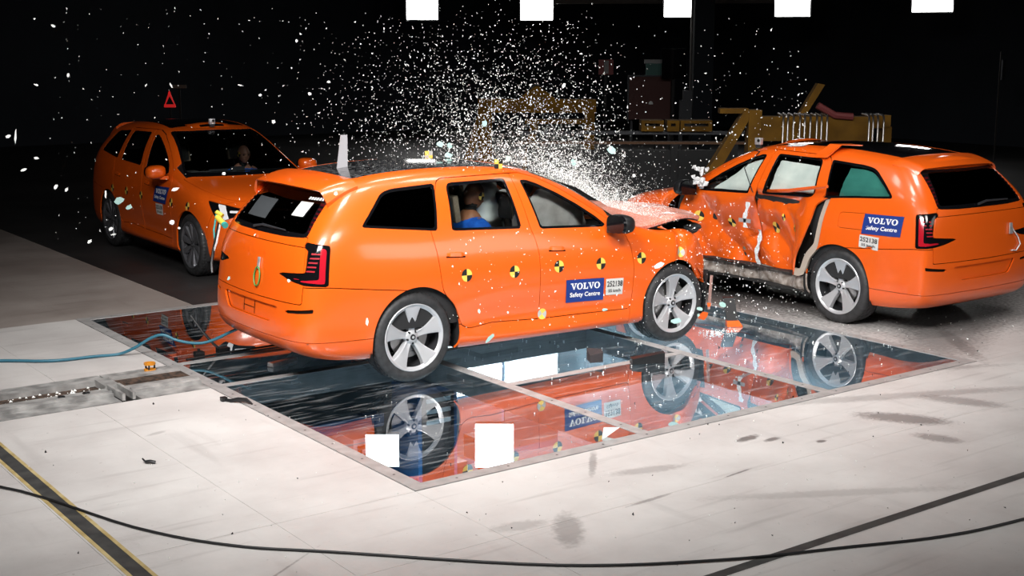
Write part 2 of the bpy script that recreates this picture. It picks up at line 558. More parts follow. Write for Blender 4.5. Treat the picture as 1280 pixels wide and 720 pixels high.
def skin_obj(name, sk, m, parent, flange=0.016):
    V, N, T = sk.D, sk.N, sk.T
    if len(T) == 0:
        return None
    if flange:
        e = boundary(T)
        u, inv = np.unique(e, return_inverse=True)
        inv = inv.reshape(-1, 2)
        k = len(u)
        d = V[e[:, 1]] - V[e[:, 0]]
        out = np.cross(d, N[e[:, 0]])
        on = np.zeros((k, 3))
        np.add.at(on, inv[:, 0], out)
        np.add.at(on, inv[:, 1], out)
        on /= np.maximum(np.linalg.norm(on, axis=1, keepdims=True), 1e-9)
        b = len(V)
        V = np.concatenate([V, V[u], V[u] - N[u] * flange])
        i0, i1 = inv[:, 0], inv[:, 1]
        F = np.concatenate([np.stack([b + i1, b + i0, b + k + i0], 1), np.stack([b + i1, b + k + i0, b + k + i1], 1)])
        N = np.concatenate([N, on, on])
        T = np.concatenate([T, F])
    me = bpy.data.meshes.new(name)
    me.vertices.add(len(V))
    me.vertices.foreach_set('co', V.astype(np.float32).ravel())
    me.loops.add(len(T) * 3)
    me.loops.foreach_set('vertex_index', T.astype(np.int32).ravel())
    me.polygons.add(len(T))
    me.polygons.foreach_set('loop_start', np.arange(0, len(T) * 3, 3, dtype=np.int32))
    me.polygons.foreach_set('use_smooth', [True] * len(T))
    me.update(calc_edges=True)
    me.validate()
    me.normals_split_custom_set_from_vertices([tuple(n) for n in N])
    ms = m if isinstance(m, (list, tuple)) else [m]
    for q in ms:
        me.materials.append(q)
    o = bpy.data.objects.new(name, me)
    COL.objects.link(o)
    o.parent = parent
    return o


def join_sk(L):
    L = [s for s in L if len(s.T)]
    k, T = 0, []
    for s in L:
        T.append(s.T + k)
        k += len(s.R)
    return Sk(np.concatenate([s.R for s in L]), np.concatenate([s.D for s in L]), np.concatenate([s.N for s in L]), np.concatenate(T))


def islands(sk, least=12):
    """connected pieces of a skin, largest first; specks are dropped"""
    n = len(sk.R)
    lab = np.arange(n)
    e = np.concatenate([sk.T[:, [0, 1]], sk.T[:, [1, 2]]])
    while True:
        m = np.minimum(lab[e[:, 0]], lab[e[:, 1]])
        new = lab.copy()
        np.minimum.at(new, e[:, 0], m)
        np.minimum.at(new, e[:, 1], m)
        new = new[new]
        if (new == lab).all():
            break
        lab = new
    t = lab[sk.T[:, 0]]
    u, c = np.unique(t, return_counts=True)
    return [sk.sub(sk.T[t == k]) for k, q in sorted(zip(u, c), key=lambda z: -z[1]) if q >= least]


def sdpoly(x, y, poly):
    p = np.array(poly, float)
    d = np.full(x.shape, 1e9)
    s = np.ones(x.shape)
    n = len(p)
    for i in range(n):
        a, b = p[i], p[i - 1]
        ex, ey = b[0] - a[0], b[1] - a[1]
        wx, wy = x - a[0], y - a[1]
        t = np.clip((wx * ex + wy * ey) / max(ex * ex + ey * ey, 1e-12), 0, 1)
        d = np.minimum(d, (wx - ex * t) ** 2 + (wy - ey * t) ** 2)
        c1, c2, c3 = y >= a[1], y < b[1], ex * wy > ey * wx
        flip = (c1 & c2 & c3) | (~c1 & ~c2 & ~c3)
        s = np.where(flip, -s, s)
    return s * np.sqrt(d)


def fillet(poly, r, n=5):
    out = []
    m = len(poly)
    for i in range(m):
        p, a, b = Vector(poly[i]), Vector(poly[i - 1]), Vector(poly[(i + 1) % m])
        rr = r[i] if isinstance(r, (list, tuple)) else r
        u, v = (a - p), (b - p)
        k = min(rr, u.length * 0.45, v.length * 0.45)
        if k < 1e-4 or abs(u.normalized().dot(v.normalized())) > 0.995:
            out.append(tuple(p))
            continue
        A, B = p + u.normalized() * k, p + v.normalized() * k
        for j in range(n + 1):
            t = j / n
            q = A * (1 - t) ** 2 + p * 2 * t * (1 - t) + B * t * t
            out.append(tuple(q))
    return out


# outlines in the side view (x, z)
FWIN = fillet([(1.265, 1.640), (1.345, 1.638), (1.46, 1.60), (1.67, 1.507), (1.87, 1.40), (2.05, 1.285), (2.14, 1.205), (2.10, 1.185), (1.365, 1.212)], [.03, .03, 0, 0, 0, 0, .03, .03, .02])
RWIN = fillet([(0.46, 1.648), (1.10, 1.662), (1.16, 1.228), (0.41, 1.256)], [.06, .03, .02, .03])
QWIN = fillet([(-.46, 1.335), (-.19, 1.595), (-.08, 1.622), (.345, 1.648), (.265, 1.268), (.23, 1.268)], [.04, .06, .05, .02, .02, .0])
SEAM_B = [(1.175, 1.70), (1.255, 1.22), (1.285, 1.14), (1.315, .99), (1.325, .67), (1.335, .405)]
RDOOR = [(.385, 1.686)] + SEAM_B + [(.81, .43), (.56, .405), (.475, .44), (.40, .62), (.275, .75), (.255, .86), (.225, 1.10), (.195, 1.27), (.29, 1.50)]
RDOOR = fillet(RDOOR, [.06, 0, .04, 0, 0, 0, 0, .03, .03, .03, .05, .06, .05, 0, 0, .05, 0])
FRONT_SEAM = [(2.26, 1.205), (2.335, 1.13), (2.39, 1.0), (2.425, .80), (2.42, .55), (2.40, .395)]
FDOOR = SEAM_B[::-1] + [(1.30, 1.696), (1.48, 1.652), (1.69, 1.556), (1.89, 1.446), (2.08, 1.328)] + FRONT_SEAM
FDOOR = fillet(FDOOR, [0] * 4 + [.04, 0] + [0] * 5 + [.03, .05, 0, 0, 0, .03])
TAIL_LENS = fillet([(-.13, 1.205), (.17, 1.225), (.185, 1.19), (.125, 1.168), (.13, .988), (.55, .957), (.36, .915), (.15, .893), (-.13, .885)], [.03, .03, .01, .02, .03, .01, .05, .0, .02])
TAIL_BAR = fillet([(-.095, 1.18), (-.03, 1.19), (-.03, .94), (.10, .935), (.34, .94), (.20, .918), (-.095, .905)], [.03, .01, .02, 0, .01, .02, .02])
HEAD_LENS = fillet([(2.50, .965), (2.78, .93), (3.20, .865), (3.30, .80), (3.02, .785), (2.80, .73), (2.66, .80)], [.01, .02, .03, .03, .03, .04, .04])


class CarSkin:
    pass


def side_f(sk, poly, s):
    return np.maximum(sdpoly(sk.R[:, 0], sk.R[:, 2], poly), 0.35 - s * sk.R[:, 1])


def hood_f(sk):
    x, y, z = sk.R.T
    pl = [(2.53, .835), (3.1, .795), (3.42, .70), (3.56, .57), (3.645, .3), (3.665, 0), (3.645, -.3), (3.56, -.57), (3.42, -.70), (3.1, -.795), (2.53, -.835), (2.60, -.5), (2.645, 0), (2.60, .5)]
    pl = fillet(pl, [.02, .1, .1, .1, .1, 0, .1, .1, .1, .1, .02, .1, 0, .1])
    return np.maximum(sdpoly(x, y, pl), np.maximum(.87 - z, 2.3 - x))


def split_body(nu, nv, deform=None, opts=None):
    """cuts the skin into panels; returns {name: Sk}"""
    opts = opts or {}
    V, T = full_body(nu, nv)
    D = deform(V.copy()) if deform else V.copy()
    sk = Sk(V, D, vnormals(D, T), T)
    P = {}
    gaps = []
    G = 0.0034


    def take(f_of, gap=G):
        nonlocal sk
        ins, rest = sk.cut(f_of(sk) + gap)
        if gap:
            g, rest = rest.cut(f_of(rest) - gap)
            gaps.append(g)
        sk = rest
        return ins

    def qr(s_):
        return -s_.R[:, 0] - np.abs(s_.R[:, 1])

    def qf(s_):
        return s_.R[:, 0] - np.abs(s_.R[:, 1])
    # wheel arches
    for cx in (0.03, 2.985):
        for s in (1, -1):
            r = 0.432 if cx < 1 else 0.425
            _, sk = sk.cut(np.maximum(np.hypot(sk.R[:, 0] - cx, sk.R[:, 2] - .385) - r, .5 - s * sk.R[:, 1]))
    # glass
    for s, nm_ in ((1, 'left'), (-1, 'right')):
        for key, pl in (('fwin', FWIN), ('rwin', RWIN), ('qwin', QWIN)):
            P[key, s] = take(lambda k: side_f(k, pl, s), 0)
    P['rglass'] = take(lambda k: np.maximum(sdpoly(k.R[:, 1], k.R[:, 2], fillet([(-.70, 1.255), (-.595, 1.61), (.595, 1.61), (.70, 1.255), (.4, 1.242), (-.4, 1.242)], [.05, .05, .05, .05, .1, .1])), k.R[:, 0] + .40), 0)
    P['windscreen'] = take(lambda k: np.maximum(sdpoly(k.R[:, 1], k.R[:, 2], fillet([(-.79, 1.178), (-.585, 1.688), (0, 1.70), (.585, 1.688), (.79, 1.178)], [.03, .05, 0, .05, .03])), 1.38 - k.R[:, 0]), 0)
    P['roofglass'] = take(lambda k: np.maximum(sdpoly(k.R[:, 0], k.R[:, 1], fillet([(-.40, -.50), (1.36, -.535), (1.37, -.35), (1.31, -.14), (1.31, .14), (1.37, .35), (1.36, .535), (-.40, .50)], [.12, .03, .1, .08, .08, .1, .03, .12])), 1.5 - k.R[:, 2]), 0)
    # lamps
    for s in (1, -1):
        P['taillens', s] = take(lambda k: np.maximum(np.maximum(sdpoly(qr(k), k.R[:, 2], TAIL_LENS), k.R[:, 0] + .3), .15 - s * k.R[:, 1]))
        if not opts.get('no_head'):
            P['headlens', s] = take(lambda k: np.maximum(np.maximum(sdpoly(qf(k), k.R[:, 2], HEAD_LENS), 2.5 - k.R[:, 0]), .15 - s * k.R[:, 1]))
    P['hood'] = take(hood_f)
    P['cowl'] = take(lambda k: np.maximum.reduce([np.abs(k.R[:, 1]) - .80, 2.22 - k.R[:, 0], k.R[:, 0] - 2.75, 1.0 - k.R[:, 2]]), 0)
    for s in (1, -1):
        P['rear_door', s] = take(lambda k: side_f(k, RDOOR, s))
        P['front_door', s] = take(lambda k: side_f(k, FDOOR, s))
        fx = opts.get('fender_x', 3.43)
        fp = FRONT_SEAM[::-1] + [(2.26, 1.27), (fx + .14, 1.27), (fx + .12, .95), (fx + .06, .80), (fx, .60), (fx - .04, .20), (2.40, .20)]
        P['fender', s] = take(lambda k: side_f(k, fp, s))
        P['rocker', s] = take(lambda k: np.maximum.reduce([.3 - s * k.R[:, 1], k.R[:, 2] - .45, k.R[:, 0] - 2.6, .30 - k.R[:, 0]]))
    tg = fillet([(.155, .90), (.125, .78), (.17, .735), (1.4, .725), (1.4, 1.9), (.15, 1.9)], [0, .03, .06, 0, 0, 0])
    P['tailgate'] = take(lambda k: np.maximum.reduce([sdpoly(qr(k), k.R[:, 2], tg), k.R[:, 0] + .3, k.R[:, 2] - 1.262, np.abs(k.R[:, 1]) - .80]))
    P['rear_bumper'] = take(lambda k: np.maximum(k.R[:, 2] - .875 + .11 * np.maximum(k.R[:, 0] + .78, 0), k.R[:, 0] - .2))
    P['front_bumper'] = take(lambda k: np.maximum.reduce([3.2 - k.R[:, 0], -1 - k.R[:, 2]]))
    P['body_shell'] = sk
    # extra feature lines as grooves
    def groove(key, f_of, g=0.0028):
        a = P[key]
        i1, o1 = a.cut(f_of(a) + g)
        band, o2 = o1.cut(f_of(o1) - g)
        gaps.append(band)
        P[key] = join_sk([i1, o2])
    groove('tailgate', lambda k: k.R[:, 2] - 1.185 + .0 * k.R[:, 0])
    groove('rear_bumper', lambda k: np.maximum(k.R[:, 2] - .425, np.abs(k.R[:, 1]) * 0 - 1))
    if opts.get('flap'):
        s = opts['flap']
        groove('body_shell', lambda k: side_f(k, fillet([(-.26, 1.165), (.03, 1.15), (.035, .995), (-.26, 1.0)], .04), s), 0.002)
    # slots and the plate recess in the rear bumper
    def carve(key, f_of, depth, store):
        a = P[key]
        ins, P[key] = a.cut(f_of(a))
        P.setdefault(store, []).append(ins.offset(-depth))
    for s in (1, -1):
        sl = fillet([(.02, .705), (.03, .672), (.40, .648), (.42, .672)], .012)
        carve('rear_bumper', lambda k: np.maximum.reduce([sdpoly(qr(k), k.R[:, 2], sl), k.R[:, 0] + .4, .1 - s * k.R[:, 1]]), .015, 'slots')
    pl = fillet([(-.52, .685), (.52, .685), (.40, .545), (-.40, .545)], .04)
    carve('rear_bumper', lambda k: np.maximum(sdpoly(k.R[:, 1], k.R[:, 2], pl), k.R[:, 0] + .8), .022, 'plate')
    P['gaps'] = join_sk(gaps).offset(-.011)
    P['full'] = (D, T)
    return P
# ------------------------------------------------------------------ car fittings
def rbox(a, b, r, seg=2):
    """rounded box as (verts, faces)"""
    bm = bmesh.new()
    bmesh.ops.create_cube(bm, size=1)
    for v in bm.verts:
        v.co = [a[i] + (b[i] - a[i]) * (v.co[i] + .5) for i in range(3)]
    bmesh.ops.bevel(bm, geom=list(bm.edges), offset=r, segments=seg, affect='EDGES', profile=0.6)
    bm.verts.index_update()
    vs = [tuple(v.co) for v in bm.verts]
    fs = [tuple(v.index for v in f.verts) for f in bm.faces]
    bm.free()
    return vs, fs


def xf(vs, m):
    return [tuple(m @ Vector(v)) for v in vs]


def fixed(me):
    return me


WHEEL_CACHE = {}


def tyre_mesh(side):
    """tyre round axis y, outer face at y = side * .0; tread blocks cut in"""
    R0, rim, w = .385, .287, .265
    prof = [(rim, -.012), (rim + .004, -.004), (rim + .02, .0), (rim + .05, .004), (R0 - .03, -.004), (R0 - .012, -.016), (R0 - .003, -.03)]
    grooves = [(-.055, -.063), (-.098, -.108), (-.157, -.167), (-.202, -.21)]
    for a, b in grooves:
        prof += [(R0, a + .001), (R0 - .008, a), (R0 - .008, b), (R0, b - .001)]
    prof += [(R0 - .003, -w + .03), (R0 - .012, -w + .016), (R0 - .03, -w + .004), (rim + .02, -w), (rim, -w + .012)]
    n = 168
    mb = MB()
    vs, fs = [], []
    m = len(prof)
    for k in range(n):
        an = 2 * math.pi * k / n
        for j, (r, h) in enumerate(prof):
            rr = r
            if r > R0 - .013 and abs(h) < w and k % 3 == 0 and (h > -.058 or h < -.207):
                rr = r - .006
            elif r >= R0 - .0005 and (k + j // 4) % 4 == 0:
                rr = r - .004
            vs.append((rr * math.cos(an), h * side, rr * math.sin(an)))
    for k in range(n):
        k2 = (k + 1) % n
        for j in range(m - 1):
            fs.append((k * m + j, k * m + j + 1, k2 * m + j + 1, k2 * m + j))
    mb.add(vs, fs)
    return mb


def rim_mesh(side, style):
    mb = MB()
    R = .289
    mb.cur = 0
    # outer lip
    lip = [(R - .035, -.022), (R - .018, -.006), (R - .004, .0), (R + .001, -.004), (R, -.02), (R - .012, -.03)]
    mb.lathe([(r, h * side) for r, h in lip], 72)
    mb.cur = 1
    mb.lathe([(r, h * side) for r, h in [(R - .012, -.03), (R - .03, -.10), (R - .034, -.20), (R - .01, -.24)]], 60)
    mb.lathe([(r, h * side) for r, h in [(.0, -.135), (.10, -.135), (R - .03, -.150)]], 48)
    mb.cur = 0
    n = 5 if style == 'five' else 10
    for k in range(n):
        an = math.pi / 2 + 2 * math.pi * k / n + (0.05 if style == 'five' else 0.1)
        if style == 'five':
            st = [(.045, .026, -.046), (.10, .030, -.038), (.16, .043, -.026), (.22, .062, -.014), (R - .018, .086, -.006)]
            dep, drop = .045, .007
        else:
            st = [(.05, .016, -.036), (.12, .022, -.026), (.2, .031, -.014), (R - .012, .036, -.008)]
            dep, drop = .03, .008
        vs, fs = [], []
        c, s_ = math.cos(an), math.sin(an)
        for r, hw, y in st:
            # section: left foot, left shoulder, centre valley, right shoulder, right foot
            for t, yy in ((-hw - .007, y - dep), (-hw, y - .002), (-hw * .78, y + .001), (0, y - (drop if style == 'five' else .0)), (hw * .78, y + .001), (hw, y - .002), (hw + .007, y - dep)):
                vs.append((r * c - t * s_, yy * side, r * s_ + t * c))
        m = 7
        for i in range(len(st) - 1):
            for j in range(m - 1):
                fs.append((i * m + j, i * m + j + 1, (i + 1) * m + j + 1, (i + 1) * m + j))
        mb.add(vs, fs)
    # hub, cap, bolts
    mb.lathe([(r, h * side) for r, h in [(.0, -.030), (.03, -.030), (.05, -.036), (.064, -.05), (.064, -.10)]], 30)
    mb.cur = 2
    mb.lathe([(r, h * side) for r, h in [(.0, -.024), (.024, -.025), (.027, -.034)]], 24)
    for k in range(5):
        an = math.pi / 2 + 2 * math.pi * (k + .5) / 5 + .05
        mb.lathe([(0, -.030 * side), (.009, -.030 * side), (.010, -.05 * side)], 10, centre=(.052 * math.cos(an), 0, .052 * math.sin(an)))
    mb.cur = 0
    mb.lathe([(0, -.0225 * side), (.012, -.0225 * side), (.012, -.026 * side)], 12)
    return mb


def brake_mesh(side):
    mb = MB()
    mb.lathe([(.07, -.10 * side), (.185, -.10 * side), (.185, -.125 * side), (.07, -.125 * side)], 48, closed=True)
    mb.cur = 1
    vs, fs = [], []
    for k in range(7):
        an = math.radians(20 + k * 9)
        for r in (.12, .20):
            for y in (-.075, -.14):
                vs.append((r * math.cos(an), y * side, r * math.sin(an)))
    for k in range(6):
        a, b = k * 4, k * 4 + 4
        fs += [(a, b, b + 1, a + 1), (a + 2, a + 3, b + 3, b + 2), (a, a + 2, b + 2, b), (a + 1, b + 1, b + 3, a + 3)]
    fs += [(0, 1, 3, 2), (24, 26, 27, 25)]
    mb.add(vs, fs)
    return mb


def add_wheel(car, x, s, style, z=.385, y=.96, steer=0.0):
    key = (s, style)
    if key not in WHEEL_CACHE:
        w = rim_mesh(s, style).build('wheel', [M['silver'] if style == 'five' else M['darkrim'], M['barrel'], M['text_black']], car, 35)
        tyre_mesh(s).build('tyre', M['rubber'], w, 40)
        brake_mesh(s).build('brake_disc', [M['disc'], M['caliper']], w, 35)
        WHEEL_CACHE[key] = w
    else:
        w = copy_tree(WHEEL_CACHE[key], car)
    w.location = (x, s * y, z)
    w.rotation_euler = (0, 0, steer)
    return w


class Proj:
    """drops flat artwork on the car side or any face of it, along an axis"""

    def __init__(self, V, T):
        self.b = BVHTree.FromPolygons([tuple(v) for v in V], [tuple(t) for t in T])

    def side(self, x, z, s, off):
        h = self.b.ray_cast(Vector((x, s * 2.0, z)), Vector((0, -s, 0)))
        if h[0] is None:
            return Vector((x, s * .95, z))
        return h[0] + Vector((0, s * off, 0))

    def rear(self, y, z, off):
        h = self.b.ray_cast(Vector((-3.0, y, z)), Vector((1, 0, 0)))
        if h[0] is None:
            return Vector((-1.0, y, z))
        return h[0] + Vector((-off, 0, 0))

    def top(self, x, y, off):
        h = self.b.ray_cast(Vector((x, y, 4.0)), Vector((0, 0, -1)))
        if h[0] is None:
            return Vector((x, y, 1.7))
        return h[0] + Vector((0, 0, off))


FONT_CACHE = {}


def text2d(s, w, h):
    """lettering as flat triangles scaled into a w x h box, centred"""
    if s not in FONT_CACHE:
        cu = bpy.data.curves.new('t', 'FONT')
        cu.body = s
        cu.resolution_u = 4
        cu.offset = 0.022
        o = bpy.data.objects.new('t', cu)
        COL.objects.link(o)
        dg = bpy.context.evaluated_depsgraph_get()
        me = bpy.data.meshes.new_from_object(o.evaluated_get(dg))
        me.calc_loop_triangles()
        V = np.array([v.co[:2] for v in me.vertices])
        T = [tuple(t.vertices) for t in me.loop_triangles]
        bpy.data.objects.remove(o)
        bpy.data.curves.remove(cu)
        bpy.data.meshes.remove(me)
        FONT_CACHE[s] = (V, T)
    V, T = FONT_CACHE[s]
    lo, hi = V.min(0), V.max(0)
    return (V - (lo + hi) / 2) / (hi - lo) * np.array([w, h]), T


def slab_word(word, w, h):
    """wide slab-serif capitals, built from strokes"""
    vs, fs = [], []

    def quad(*p):
        k = len(vs)
        vs.extend(p)
        fs.append((k, k + 1, k + 2, k + 3))
    x = 0.0
    for ch in word:
        if ch == 'V':
            quad((x + .04, 1), (x + .34, 1), (x + .66, .0), (x + .46, .0))
            quad((x + .80, 1), (x + .94, 1), (x + .62, .0), (x + .50, .0))
            quad((x - .06, .86), (x + .44, .86), (x + .44, 1), (x - .06, 1))
            quad((x + .64, .86), (x + 1.06, .86), (x + 1.06, 1), (x + .64, 1))
            x += 1.08
        elif ch == 'O':
            n = 20
            for k in range(n):
                a, b = 2 * math.pi * k / n, 2 * math.pi * (k + 1) / n
                c = (x + .5, .5)
                quad((c[0] + .54 * math.cos(a), c[1] + .53 * math.sin(a)), (c[0] + .54 * math.cos(b), c[1] + .53 * math.sin(b)),
                     (c[0] + .25 * math.cos(b), c[1] + .40 * math.sin(b)), (c[0] + .25 * math.cos(a), c[1] + .40 * math.sin(a)))
            x += 1.12
        elif ch == 'L':
            quad((x + .12, 0), (x + .40, 0), (x + .40, 1), (x + .12, 1))
            quad((x, .86), (x + .52, .86), (x + .52, 1), (x, 1))
            quad((x, 0), (x + .86, 0), (x + .86, .15), (x, .15))
            quad((x + .72, 0), (x + .86, 0), (x + .86, .40), (x + .74, .40))
            x += .92
    V = np.array(vs)
    lo, hi = V.min(0), V.max(0)
    return (V - (lo + hi) / 2) / (hi - lo) * np.array([w, h]), fs


def decal(name, V2, F, m, parent, place):
    mb = MB()
    mb.add([place(a, b) for a, b in V2], F)
    o = mb.build(name, m, parent)
    return o


def grid2d(w, h, nx=5, nz=4):
    V = [(-w / 2 + w * i / nx, -h / 2 + h * j / nz) for j in range(nz + 1) for i in range(nx + 1)]
    F = [(j * (nx + 1) + i, j * (nx + 1) + i + 1, (j + 1) * (nx + 1) + i + 1, (j + 1) * (nx + 1) + i) for j in range(nz) for i in range(nx)]
    return V, F


def side_sign(car, pr, s, corners, num_corners):
    """blue sticker and white number label on the car side; corners: (x,z) TL,TR,BR,BL as read by the viewer"""
    def placer(cn, off):
        c = [Vector(p) for p in cn]

        def f(a, b):  # a,b in -.5...5
            u, v = a + .5, b + .5
            p = (c[3] * (1 - u) + c[2] * u) * (1 - v) + (c[0] * (1 - u) + c[1] * u) * v
            return pr.side(p.x, p.y, s, off)
        return f
    V, F = grid2d(1, 1, 6, 4)
    st = decal('safety_sticker', V, F, M['blue_sign'], car, placer(corners, .007))
    tag(st, 'deep blue sticker with white wordmark')
    V, F = slab_word('VOLVO', .78, .30)
    decal('lettering', np.array(V) + (0, .20), F, M['white'], st, placer(corners, .0105))
    V, F = text2d('Safety Centre', .80, .26)
    decal('lettering', np.array(V) + (0, -.20), F, M['white'], st, placer(corners, .0105))
    V, F = grid2d(1, 1, 4, 4)
    lb = decal('number_label', V, F, M['label_white'], car, placer(num_corners, .007))
    tag(lb, 'white label with a black number')
    V, F = text2d('252138', .90, .36)
    decal('lettering', np.array(V) + (0, .18), F, M['text_black'], lb, placer(num_corners, .0105))
    V, F = text2d('55 km/h', .72, .20)
    decal('lettering', np.array(V) + (0, -.24), F, M['text_black'], lb, placer(num_corners, .0105))


def disc_marker(car, place, r=.055, rot=0.0, dark=None, name='crash_marker'):
    """round target in black and yellow quarters; place(a,b) -> point"""
    mb = MB()
    n = 6
    for q in range(4):
        mb.cur = q % 2
        vs = [place(0, 0)]
        for k in range(n + 1):
            a = rot + math.pi / 2 * (q + k / n)
            vs.append(place(r * math.cos(a), r * math.sin(a)))
        mb.add(vs, [(0, k + 1, k + 2) for k in range(n)])
    return mb.build(name, [M['mark_yellow'], dark or M['mark_black']], car)


def seat_mesh(x, y, z=.42, w=.50, lean=.22, hr=True):
    mb = MB()
    v, f = rbox((0, -w / 2, 0), (.52, w / 2, .17), .06)
    m = Matrix.Translation((x, y, z)) @ Matrix.Rotation(-.12, 4, 'Y')
    mb.add(xf(v, m), f)
    v, f = rbox((-.09, -w / 2, 0), (.07, w / 2, .66), .055)
    m = Matrix.Translation((x + .0, y, z + .08)) @ Matrix.Rotation(-lean, 4, 'Y')
    mb.add(xf(v, m), f)
    mb.box((x, y - w / 2 + .04, .2), (x + .45, y + w / 2 - .04, z + .06))
    mb.cur = 1
    for s in (-1, 1):
        v, f = rbox((.03, s * w / 2 - .03, .03), (.10, s * w / 2 + .035, .60), .03)
        mb.add(xf(v, m), f)
    if hr:
        mb.cur = 0
        v, f = rbox((-.05, -.14, .78), (.06, .14, 1.02), .05)
        mb.add(xf(v, m), f)
        mb.cur = 1
        v, f = rbox((-.02, -.155, .78), (.045, .155, 1.025), .022)
        mb.add(xf(v, m), f)
        mb.cur = 0
        for s in (-.06, .06):
            mb.tube([m @ Vector((0, s, .6)), m @ Vector((0, s, .82))], .01, 6)
    return mb


def mirror_parts(door, s, broken=False):
    mb = MB()
    bm = bmesh.new()
    bmesh.ops.create_uvsphere(bm, u_segments=20, v_segments=12, radius=1)
    for v in bm.verts:
        x, y, z = v.co
        k = lambda t: math.copysign(abs(t) ** .7, t)
        v.co = (2.155 + (.055 if x < 0 else .13) * k(x) * (1 if x > 0 else .9), s * (1.06 + .125 * k(y)), 1.225 + .085 * k(z) - .01 * y)
    bm.verts.index_update()
    mb.add([tuple(v.co) for v in bm.verts], [tuple(v.index for v in f.verts) for f in bm.faces])
    bm.free()
    mb.add(*[[(2.12, s * .92, 1.13), (2.25, s * .92, 1.13), (2.22, s * 1.02, 1.135), (2.12, s * 1.02, 1.135), (2.12, s * .92, 1.175), (2.25, s * .92, 1.175), (2.22, s * 1.04, 1.18), (2.12, s * 1.04, 1.18)],
              [(0, 3, 2, 1), (4, 5, 6, 7), (0, 1, 5, 4), (1, 2, 6, 5), (2, 3, 7, 6), (3, 0, 4, 7)]])
    o = mb.build('door_mirror', M['orange'] if not broken else M['black'], door, 60)
    g = MB()
    vs = []
    n = 24
    for k in range(n):
        a = 2 * math.pi * k / n
        kk = lambda t: math.copysign(abs(t) ** .7, t)
        vs.append((2.098, s * (1.06 + .122 * kk(math.cos(a))), 1.225 + .083 * kk(math.sin(a))))
    vs2 = [(2.125, s * (1.06 + .126 * (v[1] * s - 1.06) / .122), 1.225 + .087 * (v[2] - 1.225) / .083) for v in vs]
    g.add(vs + vs2, [tuple(range(n))] + [(i, (i + 1) % n, n + (i + 1) % n, n + i) for i in range(n)])
    g.build('mirror_glass', M['gloss_black'], o, 30)
    return o


def handle_part(door, pr, x0, x1, z0, z1, s):
    """flush bar handle sitting slightly proud over a painted shade strip"""
    mb = MB()
    n = 8
    h = .020
    rows = []
    for i in range(n + 1):
        t = i / n
        x, z = x0 + (x1 - x0) * t, z0 + (z1 - z0) * t
        e = .6 if i in (0, n) else 1
        o = .004 if i in (0, n) else .014
        rows.append([pr.side(x, z + h * e, s, .000), pr.side(x, z + h * e * .8, s, o), pr.side(x, z - h * e * .8, s, o), pr.side(x, z - h * e, s, .0)])
    vs = [p for r in rows for p in r]
    fs = [(i * 4 + j, i * 4 + j + 1, i * 4 + j + 5, i * 4 + j + 4) for i in range(n) for j in range(3)]
    mb.add(vs, fs)
    o = mb.build('door_handle', M['orange'], door, 50)
    g = MB()
    rows = []
    for i in range(n + 1):
        t = i / n
        x, z = x0 - .012 + (x1 - x0 + .024) * t, z0 + (z1 - z0) * t
        rows += [pr.side(x, z - h * .7, s, .003), pr.side(x, z - h - .006, s, .002)]
    g.add(rows, [(2 * i, 2 * i + 1, 2 * i + 3, 2 * i + 2) for i in range(n)])
    g.build('handle_painted_shade', M['gap'], o)  # dark strip put in as the shade under the bar
    return o


def spoiler_mesh():
    mb = MB()
    ny, nx = 36, 8
    top, bot = [], []
    for i in range(ny + 1):
        t = -1 + 2 * i / ny
        y = .675 * math.copysign(abs(t) ** .9, t)
        a = min(abs(y) / .675, 1)
        x0 = -.40 + .02 * a * a
        x1 = -.765 + .10 * a ** 2
        dropf = max(0, (a - .86) / .14)
        for j in range(nx + 1):
            u = j / nx
            x = x0 + (x1 - x0) * u
            z = 1.727 - .028 * a * a - .085 * u ** 1.3 + .02 * u * (1 - u) - .075 * dropf ** 1.5 * (.6 + .6 * u)
            top.append((x, y, z))
            bot.append((x + .014 * (1 if u > .9 else 0), y * (.985 if dropf > .5 else 1), z - (.012 + .05 * (1 - u)) - .03 * dropf))
    m = nx + 1
    k = len(top)
    fs = []
    for i in range(ny):
        for j in range(nx):
            a, b, c, d = i * m + j, i * m + j + 1, (i + 1) * m + j + 1, (i + 1) * m + j
            fs += [(a, b, c, d), (k + a, k + d, k + c, k + b)]
    for i in range(ny):
        for j in (0, nx):
            a, d = i * m + j, (i + 1) * m + j
            fs.append((a, d, k + d, k + a))
    for i in (0, ny):
        for j in range(nx):
            a, b = i * m + j, i * m + j + 1
            fs.append((a, b, k + b, k + a))
    mb.add(top + bot, fs)
    return mb
